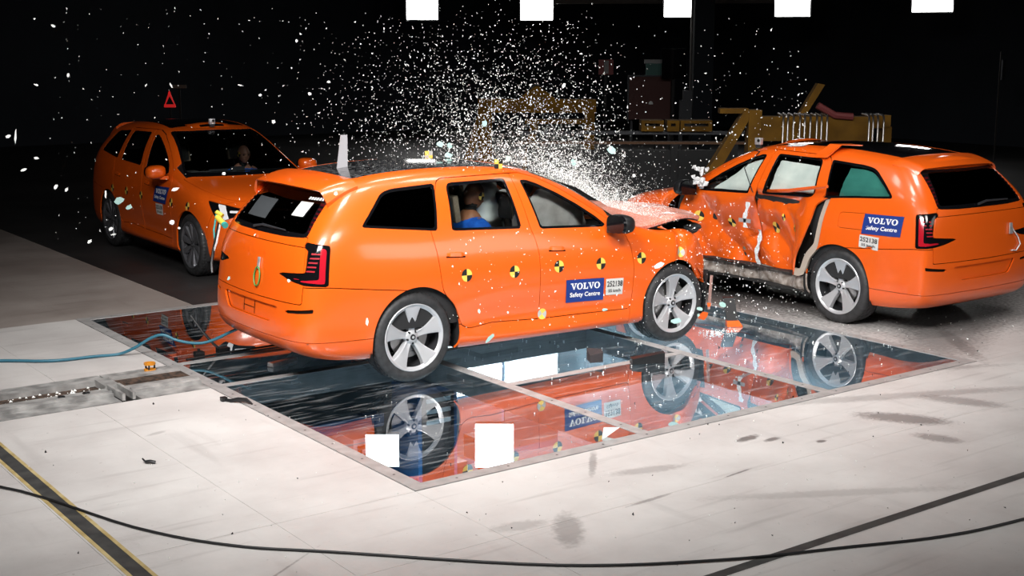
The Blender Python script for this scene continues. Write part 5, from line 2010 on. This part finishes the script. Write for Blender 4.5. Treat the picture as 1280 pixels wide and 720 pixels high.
opt2 = dict(res=(18, 14), deform=deform_side, part_deform={('door', 1): door_shift, ('fender', 1): fender_shift}, broken_mirror=(1,), no_handles=(1,), door_mat={}, rocker_mat={1: M['primer']},
            glass={('fwin', 1): M['pale_glass'], ('rwin', 1): M['pale_glass'], ('qwin', 1): M['teal_glass']}, flap=1)
C2 = (10.5308 + .96, 8.6612, 0)
car2, doors2, P2, pr2 = build_car('crash_test_car', C2, math.pi / 2, 'orange car on the right with crushed doors and white curtain airbags', opt2)
side_sign(car2, pr2, 1, [(-.285, 1.165), (-.735, 1.175), (-.725, .975), (-.275, .965)], [(-.26, .955), (-.49, .945), (-.49, .815), (-.26, .83)])
for x, z, r in [(2.16, .88, .06), (1.68, .85, .052), (1.06, .86, .062), (.86, 1.00, .04), (.70, .90, .04)]:
    disc_marker(car2, lambda a, b: pr2.side(x + a * (1 if r > .05 else .6), z + b, 1, .006), r, .3)
lidar(car2, opt2['_pr'])
ad = P2['rear_door', 1]
ap = Sk(ad.R, ad.R.copy(), ad.N, ad.T).sub(ad.T)
ap.N = vnormals(ap.D, ap.T)
_, rest = ap.cut(np.maximum(ap.R[:, 0] - .62, ap.R[:, 2] - 1.30) * -1)
ap, _ = ap.cut(np.maximum(ap.R[:, 0] - .62, ap.R[:, 2] - 1.30))
frm, hole = ap.cut(np.maximum(-(sdpoly(ap.R[:, 0], ap.R[:, 2], RDOOR)) - .075, -9))
skin_obj('door_aperture', frm.offset(-.03), M['beige'], car2, .03)
skin_obj('door_aperture_inner', hole.offset(-.10), M['gap'], car2, 0)
# airbags fill the left windows
for gl, pl, ins in (('fwin', FWIN, .035), ('rwin', RWIN, .055), ('qwin', QWIN, .03)):
    g = P2[gl, 1]
    q = Sk(g.R, g.D.copy(), g.N, g.T)
    f = side_f(q, pl, 1) + ins
    if gl == 'fwin':
        f = np.maximum(f, q.R[:, 2] - (1.60 - .75 * np.maximum(q.R[:, 0] - 1.45, 0)))
    if gl == 'qwin':
        f = np.maximum(f, q.R[:, 0] - .12)
    q, _ = q.cut(f)
    lump = .018 * nz(q.R * [1, .5, 1.4], 4.5, 3.0) + .010 * ridged(q.R * [.4, .2, 2.2], 5, 1.0)
    q.D = q.D + q.N * (lump - .045)[:, None]
    q.renormal()
    skin_obj('curtain_airbag', q, M['airbag'], car2, .03)
# torn trims, tape and foil
mb = MB()
p = [(1.14, .80, 1.255), (.75, .90, 1.30), (.17, .985, 1.40)]
mb.tube(p, [.020, .022, .020], 6)
mb.build('bent_waist_trim', M['orange'], car2, 40)
mb = MB().hexa([(.60, .735, 1.655), (.42, .745, 1.665), (.40, .73, 1.665), (.58, .72, 1.655), (.44, .66, 1.80), (.28, .66, 1.80), (.28, .645, 1.80), (.44, .645, 1.80)])
mb.hexa([(.44, .66, 1.80), (.28, .66, 1.80), (.28, .645, 1.805), (.44, .645, 1.805), (.36, .42, 1.79), (.20, .42, 1.785), (.20, .415, 1.795), (.36, .415, 1.80)])
mb.build('torn_roof_trim', M['orange'], car2)
mb = MB()
vs = []
n = 20
ys = []
for k in range(n + 1):
    z = .42 + (1.13 - .42) * k / n
    ys.append(max(pr2.side(1.315 + q, z, 1, .012).y for q in (-.06, -.03, 0, .03, .06)))
for k in range(n + 1):
    z = .42 + (1.13 - .42) * k / n
    w = .026 + .010 * math.sin(k * 1.7)
    x = 1.315 + .025 * math.sin(k * .55) - .03 * (1 - k / n)
    y = max(ys[max(0, k - 2):k + 3])
    vs += [(x - w, y, z), (x + w, y, z)]
mb.add(vs, [(2 * i, 2 * i + 1, 2 * i + 3, 2 * i + 2) for i in range(n)])
mb.build('pillar_tape', M['tape'], car2, 60)
mb = MB()
vs = []
for k in range(5):
    x = 1.24 + .045 * k
    y = max(pr2.side(x, .92, 1, .02).y, pr2.side(1.32, .92, 1, .02).y)
    vs += [(x, y, .90), (x, y, .945)]
mb.add(vs, [(2 * i, 2 * i + 1, 2 * i + 3, 2 * i + 2) for i in range(4)])
mb.build('cross_tape', mat('grey_tape', (.32, .30, .31), .5), car2)
mb = MB()
rng = random.Random(3)
for k in range(22):
    c = Vector((2.06 + rng.uniform(-.05, .05), .90 + rng.uniform(-.05, .1), 1.34 + rng.uniform(-.11, .11)))
    mb.hexa([tuple(c + Vector((rng.uniform(-.01, .01) + a * rng.uniform(.008, .032), rng.uniform(-.01, .01) + b * rng.uniform(.008, .02), rng.uniform(-.012, .012) + d * rng.uniform(.008, .03)))) for d in (-1, 1) for a, b in ((-1, -1), (1, -1), (1, 1), (-1, 1))])
tag(mb.build('white_foil', M['tape'], car2), kind='stuff')
for x, y in ((1.75, .45), (.95, .56)):
    mb = MB()
    mb.add([tuple(opt2['_pr'].top(x + a, y + b, .012)) for a, b in ((-.12, -.05), (.10, -.06), (.13, .05), (-.10, .04))], [(0, 1, 2, 3)])
    mb.build('roof_tape', M['tape'], car2)
mb = MB()
V_ = [(.40, .56), (.30, .55), (.55, .55)]
pts = [tuple(prx) for prx in [opt2['_pr'].top(1.55, .60, .01), pr2.side(1.42, 1.66, 1, .01), pr2.side(1.36, 1.5, 1, .01), pr2.side(1.30, 1.25, 1, .01), pr2.side(1.25, 1.15, 1, .02)]]
mb.tube(pts, .006, 5)
mb.build('sensor_wire', M['cable_black'], car2)
tw = MB()
pts = [tuple(opt2['_pr'].rear(y, z, .012)) for y, z in ((-.42, 1.03), (-.46, .98), (-.55, .90), (-.60, .82), (-.52, .76), (-.44, .77))]
tw.tube(pts, .007, 6)
t_ = tag(tw.build('wire_loop', M['tape'], car2, 60), 'pale wire hanging on the tailgate')
MB().hexa([tuple(opt2['_pr'].rear(-.42 + a, .98 + b, c)) for a, b, c in ((-.03, -.04, .006), (.03, -.04, .006), (.03, -.04, .02), (-.03, -.04, .02), (-.02, .07, .006), (.02, .07, .006), (.02, .07, .02), (-.02, .07, .02))]).build('wire_tag', M['foil'], t_)
rp = car_matrix(car2) @ opt2['_pr'].top(1.58, .50, .012)
action_camera('action_camera', rp, math.pi / 2 + 1.7, 'silver action camera on the front roof edge of the right car')

# ---- left car: unhurt, facing us
opt3 = dict(wheel='ten', steer=0.0)
C3 = (6.331 + .96, 15.152 + 2.985, 0)
car3, doors3, P3, pr3 = build_car('crash_test_car', C3, -math.pi / 2 - math.radians(1.2), 'undamaged orange car at the back left facing the camera with dark windscreen', opt3)
side_sign(car3, pr3, -1, [(1.86, 1.02), (2.33, 1.035), (2.24, .815), (1.79, .82)], [(1.88, .80), (2.14, .805), (2.14, .665), (1.89, .66)])
for x, z in [(.24, .85), (.78, .86), (1.33, .85), (2.44, .86), (2.98, .862)]:
    disc_marker(car3, lambda a, b: pr3.side(x + a, z + b, -1, .004))
lidar(car3, opt3['_pr'])
rp = car_matrix(car3) @ opt3['_pr'].top(1.53, -.02, .012)
action_camera('action_camera', rp, -math.pi / 2, 'silver action camera above the windscreen of the left car')
mb = MB()
for y in (.30, -.45):
    pts = [(2.50 + .05 * abs(y) - .0, y, 1.20), (2.40, y - .25, 1.225), (2.34, y - .55 if y > 0 else y + .35, 1.26)]
mb.tube([tuple(Vector((2.475, .55, 1.215))), (2.50, .2, 1.215), (2.50, -.1, 1.22)], .010, 6)
mb.tube([(2.47, -.15, 1.22), (2.47, -.45, 1.225), (2.42, -.68, 1.22)], .010, 6)
tag(mb.build('wiper_blades', M['black'], car3), kind='stuff')
mb = MB().box((1.93, .05, 1.10), (1.95, .25, 1.22)).box((1.93, -.45, 1.10), (1.95, -.30, 1.16)).box((1.93, -.25, 1.10), (1.95, -.02, 1.20))
mb.build('dash_equipment', M['grey_steel'], car3)
MB().box((1.922, -.42, 1.11), (1.929, -.30, 1.14)).build('dash_label', M['white'], car3)


# ------------------------------------------------------------------ crash test dummies
def skin_body(name, joints, edges, m, parent, sub=2):
    me = bpy.data.meshes.new(name)
    me.from_pydata([j[0] for j in joints], edges, [])
    o = bpy.data.objects.new(name, me)
    COL.objects.link(o)
    md = o.modifiers.new('s', 'SKIN')
    md.use_smooth_shade = True
    for i, j in enumerate(joints):
        sv = me.skin_vertices[0].data[i]
        r = j[1]
        sv.radius = (r, r) if not isinstance(r, tuple) else r
        sv.use_root = (i == 0)
    o.modifiers.new('u', 'SUBSURF').levels = sub
    dg = bpy.context.evaluated_depsgraph_get()
    nm_ = bpy.data.meshes.new_from_object(o.evaluated_get(dg))
    bpy.data.objects.remove(o)
    nm_.name = name
    nm_.materials.clear()
    nm_.materials.append(m)
    nm_.polygons.foreach_set('use_smooth', [True] * len(nm_.polygons))
    o = bpy.data.objects.new(name, nm_)
    COL.objects.link(o)
    if parent:
        o.parent = parent
    return o


def head_mesh(m4):
    """rubber head: skull, brow, nose, lips, chin, ears; faces +x"""
    bm = bmesh.new()
    bmesh.ops.create_uvsphere(bm, u_segments=36, v_segments=28, radius=1)
    for v in bm.verts:
        d = v.co.copy()
        x, y, z = d.x * .100, d.y * .077, d.z * .118
        if z < 0:
            x += .016 * min(1, -z / .08) * (1 if d.x > 0 else -.3)
            y *= 1 - .22 * min(1, -z / .11)
        if d.x > .3:
            yy, zz = y / .077, z
            x += .026 * math.exp(-(yy / .16) ** 2 - ((zz + .015) / .026) ** 2)
            x += .010 * math.exp(-((zz - .028) / .012) ** 2) * math.exp(-(yy / .7) ** 2)
            for s in (-1, 1):
                x -= .013 * math.exp(-((yy - s * .42) / .17) ** 2 - ((zz - .006) / .013) ** 2)
            x += .009 * math.exp(-(yy / .36) ** 2 - ((zz + .052) / .009) ** 2)
            x += .008 * math.exp(-(yy / .36) ** 2 - ((zz + .068) / .009) ** 2)
            x -= .006 * math.exp(-(yy / .30) ** 2 - ((zz + .060) / .004) ** 2)
            x += .014 * math.exp(-(yy / .30) ** 2 - ((zz + .098) / .016) ** 2)
        if abs(d.y) > .9 and -.035 < z < .04 and abs(x) < .03:
            y += math.copysign(.012, y)
        v.co = m4 @ Vector((x, y, z))
    bm.verts.index_update()
    vs, fs = [tuple(v.co) for v in bm.verts], [tuple(v.index for v in f.verts) for f in bm.faces]
    bm.free()
    return vs, fs


def dummy(name, loc, rz, label, lean=.12, nod=.35, skin='skin', hands_fwd=False):
    r = empty(name, loc, rz)
    tag(r, label, 'dummy', 'seated crash test dummies')
    # seated, local origin at the hip point, +x forward
    c, s = math.cos(lean), math.sin(lean)

    def T(x, z, y=0.0):
        return (x * c + z * s, y, z * c - x * s)
    J = [(T(0, 0), .13), (T(-.02, .18), .125), (T(-.02, .36), .135), (T(0, .50), .085), (T(.02, .58), .052)]
    E = [(0, 1), (1, 2), (2, 3), (3, 4)]
    for sd in (-1, 1):
        b = len(J)
        J += [(T(0, .44, sd * .17), .068), (T(.06, .20, sd * .25), .052), (T(.28, .10, sd * .22), .042), (T(.40, .12, sd * .19), .030)]
        E += [(3, b), (b, b + 1), (b + 1, b + 2), (b + 2, b + 3)]
        h = Vector(J[b + 3][0])
        for f in range(5):
            k = len(J)
            if f < 4:
                o1 = h + Vector((.055, sd * (.030 - .02 * f), .012))
                o2 = h + Vector((.095 - .006 * abs(f - 1.3), sd * (.034 - .022 * f), .0))
            else:
                o1 = h + Vector((.015, -sd * .035, .02))
                o2 = h + Vector((.050, -sd * .05, .02))
            J += [(tuple(o1), .0095), (tuple(o2), .008)]
            E += [(b + 3, k), (k, k + 1)]
        b = len(J)
        J += [((.02, sd * .10, -.02), .09), ((.43, sd * .14, .06), .062), ((.56, sd * .13, -.30), .045), ((.56, sd * .13, -.34), .04), ((.70, sd * .14, -.37), .035)]
        E += [(0, b), (b, b + 1), (b + 1, b + 2), (b + 2, b + 3), (b + 3, b + 4)]
    body = skin_body('body', J, E, M[skin], r)
    SJ = [(T(0, .0), .142), (T(-.02, .18), .142), (T(-.02, .36), .155), (T(0, .54), .115)]
    SE = [(0, 1), (1, 2), (2, 3)]
    for sd in (-1, 1):
        b = len(SJ)
        SJ += [(T(0, .455, sd * .175), .112), (T(.05, .22, sd * .245), .085)]
        SE += [(3, b), (b, b + 1)]
    skin_body('shirt', SJ, SE, M['blue_shirt'], r)
    hp = Vector(T(.055, .70))
    m4 = Matrix.Translation(hp) @ Matrix.Rotation(lean + nod, 4, 'Y')
    v, f = head_mesh(m4)
    hd = MB().add(v, f).build('head', M[skin], r, 80)
    mb = MB()
    mb.tube([T(.015, .54), T(.03, .60), tuple(m4 @ Vector((-.02, 0, -.09)))], [.055, .052, .05], 14)
    for k in range(3):
        mb.lathe([(.050, .0), (.060, .006), (.060, .016), (.050, .022)], 16, 'z', T(.02 + .005 * k, .545 + .028 * k))
    mb.build('neck', M['black'], r, 40)
    for sd in (-1, 1):
        disc = MB()
        for q in range(4):
            disc.cur = q % 2
            vs = [tuple(m4 @ Vector((.03, sd * .0900, .005)))]
            for k in range(7):
                a = math.pi / 2 * (q + k / 6) + .3
                dx, dz = .036 * math.cos(a), .036 * math.sin(a)
                yy = .077 * math.sqrt(max(0, 1 - ((.03 + dx) / .10) ** 2 - ((.005 + dz) / .118) ** 2)) + .015
                vs.append(tuple(m4 @ Vector((.03 + dx, sd * yy, .005 + dz))))
            disc.add(vs, [(0, k + 1, k + 2) for k in range(6)])
        disc.build('head_target', [M['mark_yellow'], M['mark_black']], hd)
    for sd in (-1, 1):
        for nm_, px, pz in (('eye', .088, .006),):
            bmv, bmf = [], []
            o = MB()
            o.lathe([(0, .012), (.009, .008), (.012, 0)], 10, 'x', (0, 0, 0))
            o.v = [tuple(m4 @ Vector((.080 + q[0], sd * .033 + q[1], .006 + q[2]))) for q in o.v]
            o.build('eye', M['black'], hd, 60)
    return r


def seat_dummy(car, hip, label, **k):
    m = car_matrix(car)
    p = m @ Vector(hip)
    return dummy('crash_test_dummy', p, car.rotation_euler[2], label, **k)


seat_dummy(car1, (.93, -.40, .79), 'brown-headed crash dummy in a blue shirt in the rear seat of the middle car', lean=.0, nod=.42)
seat_dummy(car3, (1.58, .36, .66), 'crash dummy with pinkish head sitting at the wheel of the left car', lean=.05, nod=.1, skin='skin_pink')
# ------------------------------------------------------------------ flying glass
def pix_ray(px, py):
    d = Vector(((px - 640) / 1637.6, -(py - 360) / 1637.6, -1.0))
    w = cam.matrix_world.to_3x3() @ d
    return w / math.hypot(w.x, w.y)


def at(px, py, D):
    """point of space at horizontal distance D"""
    return Vector((0, 0, 2.7983)) + pix_ray(px, py) * D


rng = random.Random(21)


def shard_mesh(name, n, w, h, th, m, seed):
    r = random.Random(seed)
    pts = []
    for k in range(n):
        a = 2 * math.pi * (k + r.uniform(-.25, .25)) / n
        q = r.uniform(.72, 1.05)
        pts.append((math.cos(a) * w / 2 * q, math.sin(a) * h / 2 * q))
    mb = MB()
    nn = len(pts)
    vs = [(x, -th / 2, z) for x, z in pts] + [(x * .9, th / 2, z * .9) for x, z in pts]
    fs = [tuple(range(nn)), tuple(range(2 * nn - 1, nn - 1, -1))] + [(i, (i + 1) % nn, nn + (i + 1) % nn, nn + i) for i in range(nn)]
    mb.add(vs, fs)
    o = mb.build(name, m)
    return o


# the larger pieces: (px, py, width, height in pixels, tilt, distance, material, label)
BIG = [
    (550, 180, 10, 8, .2, 12.6, 'mint', 'large mint glass chunk above the roof, left of its neighbour'),
    (562, 182.5, 7, 10, 0, 12.6, 'mint', 'upright mint glass chunk above the roof beside a rounder one'),
    (560.5, 194, 11, 8, .1, 12.5, 'mint', 'mint glass chunk just touching the roof line behind the flag'),
    (635, 198, 8, 9, .4, 12.3, 'mint', 'mint glass chunk right of the roof target'),
    (606, 154.5, 8, 10, .3, 12.8, 'mint', 'oval mint glass chunk high in the dark above the roof'),
    (764, 188, 13, 10, .7, 13.0, 'mint', 'pointed mint glass splinter flying in front of the dark barrier'),
    (717, 203, 7, 10, -.4, 12.4, 'mint', 'mint glass chunk in the spray above the windscreen'),
    (705, 107, 5, 9, .5, 13.2, 'fleck', 'white crescent shard high beside the gantry'),
    (792, 219.5, 5, 5, 0, 13.0, 'fleck', 'white shard above the far bonnet'),
    (612, 423, 19, 6, -.75, 9.9, 'mint', 'long pale splinter below the sill of the middle car'),
    (756, 387, 9, 4, -.1, 10.9, 'mint', 'flat mint shard at the front of the sill'),
    (599, 389, 4, 7, 0, 9.9, 'mint', 'small greenish shard in front of the rear door'),
    (459, 402, 4, 13, .05, 9.3, 'fleck', 'thin upright shard in front of the rear bumper'),
    (823, 332, 17, 8, -.45, 11.3, 'fleck', 'white oval shard before the front wheel arch'),
    (845, 401, 15, 8, 0, 11.2, 'mint', 'mint glass piece before the front wheel rim'),
    (875, 386, 10, 6, .3, 11.4, 'mint', 'mint glass piece right of the front tyre'),
    (903, 381, 11, 8, .35, 11.7, 'mint', 'mint glass piece in the dark right of the front wheel'),
    (873, 394, 4, 5, .2, 11.3, 'mint', 'tiny mint chip under another right of the front tyre'),
    (420, 242, 6, 7, .2, 9.7, 'mint', 'mint chip in front of the rear spoiler tip'),
    (361, 351, 5, 5, .2, 9.2, 'fleck', 'white crumb in front of the tail lamp foot'),
    (286, 348, 4, 6, .5, 9.0, 'mint', 'pale sliver at the left end of the rear bumper'),
    (149, 251, 14, 10, -.4, 12.6, 'mint', 'largest pale shard before the left car door'),
    (161, 259, 10, 6, -.5, 12.6, 'mint', 'pale shard just right of the largest one by the left car'),
    (219, 236.5, 11, 5, -.25, 12.8, 'fleck', 'pale long shard beside the blue sticker of the left car'),
    (215, 278, 7, 6, -.3, 12.7, 'fleck', 'pale chip below the number label of the left car'),
    (224, 285, 4, 4, 0, 12.7, 'fleck', 'small pale chip before the left front arch'),
    (132, 243, 3, 12, .1, 12.4, 'fleck', 'thin upright splinter before the rear of the left car'),
    (112, 302, 8, 4, -.8, 12.2, 'fleck', 'white splinter low in the dark left of the left car'),
    (139, 286, 8, 5, -.5, 12.3, 'fleck', 'white splinter before the rear wheel of the left car'),
    (142, 293, 8, 2.5, -.2, 12.3, 'fleck', 'thin white splinter under another by the left rear wheel'),
    (280, 217, 6, 5, .1, 12.6, 'fleck', 'white chip over the bonnet of the left car'),
    (19.5, 170, 3, 19, .1, 11.5, 'fleck', 'tall thin white sliver at the far left edge'),
    (10.5, 170.5, 8, 4, -.3, 11.5, 'fleck', 'short white sliver left of the tall thin one'),
    (45.5, 197.5, 7, 3, .1, 11.6, 'fleck', 'small white sliver below the tall thin one'),
    (29.5, 212.5, 9, 3.5, -.35, 11.6, 'fleck', 'lowest white sliver at the far left'),
    (70, 233.5, 7, 4, -.9, 11.8, 'fleck', 'white sliver low in the dark, first of two'),
    (83.5, 237, 6, 4, -1.0, 11.8, 'fleck', 'white sliver low in the dark, second of two'),
    (66.5, 32.5, 7, 3, .5, 12.0, 'fleck', 'white sliver high at upper left'),
    (43, 23.5, 3, 3, 0, 12.0, 'fleck', 'white dot high at upper left'),
    (85.5, 94, 4, 6, .2, 12.0, 'fleck', 'white chip in the upper left dark'),
    (45, 106, 6, 3.5, .3, 12.0, 'fleck', 'white sliver left of the upper left chip'),
    (214, 107, 2.5, 8, -.5, 12.4, 'fleck', 'slanted white sliver above the red triangle'),
    (300, 106.5, 7, 2, .2, 12.4, 'fleck', 'thin white sliver above the roof of the left car'),
    (342, 152, 5, 6, .1, 12.4, 'fleck', 'white chip right of the left car roof'),
    (370.5, 51, 4, 5, .1, 12.4, 'fleck', 'white chip high above the left car'),
    (387, 117, 6, 5, .6, 12.4, 'fleck', 'white chip in the dark left of the spray'),
    (411, 102.5, 5, 4, .4, 12.4, 'fleck', 'white chip at the left rim of the spray'),
    (325.5, 119, 5, 4, -.2, 12.4, 'fleck', 'white chip over the far mirror of the left car'),
    (997, 83.5, 4, 2, 0, 13.5, 'fleck', 'white dash in the dark above the slanted yellow arm'),
]
for i, (px, py, w, h, tilt, D, m, lab) in enumerate(BIG):
    k = D / 1637.6 * 1.02
    o = shard_mesh('glass_shard', 7 if w > 6 else 5, w * k, h * k, .006, M[m], i)
    o.location = at(px, py, D)
    o.rotation_euler = (rng.uniform(-.2, .2), tilt, YAW - math.pi / 2 + rng.uniform(-.25, .25))
    tag(o, lab, 'shard', 'larger flying glass pieces')
tag(shard_mesh('paint_shard', 6, .11, .08, .008, M['orange'], 5), 'orange body fragment flying below the front wheel', 'fragment')
bpy.data.objects['paint_shard'].location = at(879, 395, 11.35)
bpy.data.objects['paint_shard'].rotation_euler = (.2, -.6, YAW - math.pi / 2)
o = tag(shard_mesh('paint_shard', 4, .055, .055, .008, M['orange'], 9), 'small square orange fragment under the torn nose', 'fragment')
o.location = at(885.5, 381, 11.5)
o.rotation_euler = (0, .6, YAW - math.pi / 2)


def spray():
    """one random fleck of the burst: a plume from the windscreen base of the middle car, thrown up and back"""
    while True:
        u = rng.random()
        if u < .48:
            px = rng.triangular(520, 800, 715)
            base = np.interp(px, [520, 620, 660, 720, 760, 800], [205, 205, 208, 228, 250, 262])
            py = base - rng.expovariate(1 / 40.0)
            D = rng.uniform(11.2, 13.6)
        elif u < .78:
            px, py = rng.gauss(612, 92), rng.triangular(10, 225, 205)
            D = rng.uniform(11.2, 14.5)
        elif u < .86:
            px, py = rng.triangular(370, 600, 560), rng.triangular(5, 225, 150)
            D = rng.uniform(11.5, 14.5)
        elif u < .885:
            px, py = rng.uniform(60, 400), rng.uniform(10, 300)
            D = rng.uniform(11.0, 13.5)
        elif u < .91:
            px, py = rng.uniform(850, 1010), rng.triangular(5, 230, 200)
            D = rng.uniform(11.5, 13.8)
        elif u < .978:
            px, py = rng.gauss(900, 55), rng.gauss(335, 45)
            D = rng.uniform(11.3, 13.2)
        else:
            px, py = rng.uniform(560, 880), rng.uniform(285, 410)
            D = rng.uniform(9.6, 10.4) if px < 700 else rng.uniform(10.2, 11.3)
        if not (0 < px < 1290 and -10 < py < 430):
            continue
        p = at(px, py, D)
        if p.z > .03:
            return p, px, py


def fleck_geo(s, r):
    v = [(-.5, -.3, -.2), (.5, -.2, -.3), (.1, .5, -.1), (r.uniform(-.2, .2), r.uniform(-.1, .2), .55)]
    e = Euler((r.uniform(0, 6), r.uniform(0, 6), r.uniform(0, 6))).to_matrix()
    el = r.choice((1, 1, 1.5, 2.2))
    return [e @ Vector((a * s * el, b * s, c * s)) for a, b, c in v], [(0, 2, 1), (0, 1, 3), (1, 2, 3), (2, 0, 3)]


protos = []
for k in range(6):
    v, f = fleck_geo(1.0, random.Random(k + 40))
    me = bpy.data.meshes.new('glass_fleck')
    me.from_pydata([tuple(q) for q in v], [], f)
    me.materials.append(M['fleck'])
    protos.append(me)
for k in range(300 - len(BIG)):
    p, px, py = spray()
    o = bpy.data.objects.new('glass_fleck', protos[k % 6])
    COL.objects.link(o)
    o.location = p
    s = rng.uniform(.010, .018)
    o.scale = (s, s, s)
    o.rotation_euler = (rng.uniform(0, 6), rng.uniform(0, 6), rng.uniform(0, 6))
    zone = ('in the dark left of the spray' if px < 430 else 'in front of the orange car sides and wheels' if py > 270 else 'in the dark to the right of the spray' if px > 830
            else 'high in the dark below the hanging lamps' if py < 100 else 'in the dense spray above the windscreen' if px > 640 else 'above the roof of the middle car')
    tag(o, 'small white glass fleck flying ' + zone, 'fleck', 'glass flecks ' + zone)
vs, fs = [], []
for k in range(9500):
    p, px, py = spray()
    s = rng.choice((.005, .006, .007, .008, .009, .011, .014, .018)) * rng.uniform(.8, 1.2)
    v, f = fleck_geo(s * .78, rng)
    b = len(vs)
    vs += [tuple(p + q) for q in v]
    fs += [tuple(i + b for i in t) for t in f]
# fine powder where the windscreen burst
for k in range(9000):
    px = rng.triangular(640, 850, 735)
    base = np.interp(px, [640, 660, 720, 760, 800, 850], [206, 208, 228, 252, 262, 272])
    py = base - rng.expovariate(1 / 14.0) + 6
    p = at(px, py, rng.uniform(11.4, 13.2))
    if p.z < .9:
        continue
    v, f = fleck_geo(rng.uniform(.003, .007), rng)
    b = len(vs)
    vs += [tuple(p + q) for q in v]
    fs += [tuple(i + b for i in t) for t in f]
mb = MB()
mb.v, mb.f, mb.mi = vs, fs, [0] * len(fs)
me = bpy.data.meshes.new('glass_dust')
me.from_pydata(vs, [], fs)
me.materials.append(M['fleck'])
o = bpy.data.objects.new('glass_dust', me)
COL.objects.link(o)
tag(o, 'cloud of fine white glass bits bursting over the middle car', 'glass dust', kind='stuff')
# crumbs lying on the glass floor and on the bonnet
vs, fs = [], []


def crumb(p, s):
    v, f = fleck_geo(s, rng)
    b = len(vs)
    vs.extend(tuple(p + q) for q in v)
    fs.extend(tuple(i + b for i in t) for t in f)


for k in range(70):
    crumb(Vector((9.18 + rng.gauss(0, .10), 9.02 + rng.gauss(0, .07), .012)), rng.uniform(.007, .018))
for k in range(420):
    crumb(Vector((rng.uniform(6.5, 12.5), rng.gauss(9.0, 1.0), .008)), rng.uniform(.006, .016))
for k in range(160):
    crumb(Vector((rng.uniform(2.4, 9), rng.uniform(5.0, 9.0), .007)), rng.uniform(.005, .010))
crumb(Vector((6.05, 7.02, .03)), .09)
me = bpy.data.meshes.new('glass_crumbs')
me.from_pydata(vs, [], fs)
me.materials.append(M['fleck'])
o = bpy.data.objects.new('glass_crumbs', me)
COL.objects.link(o)
tag(o, 'scattered white glass crumbs lying on the glass floor and concrete', 'glass crumbs', kind='stuff')
# dark grit and bits of trim on the concrete
vs, fs = [], []
for k in range(150):
    crumb(Vector((rng.uniform(1.2, 11), rng.uniform(3.2, 9.9), .005)), rng.choice((.005, .007, .009, .012, .018)))
me = bpy.data.meshes.new('floor_grit')
me.from_pydata(vs, [], fs)
me.materials.append(M['black'])
o = bpy.data.objects.new('floor_grit', me)
COL.objects.link(o)
tag(o, 'scattered dark grit and tiny trim bits lying on the pale concrete', 'grit', kind='stuff')
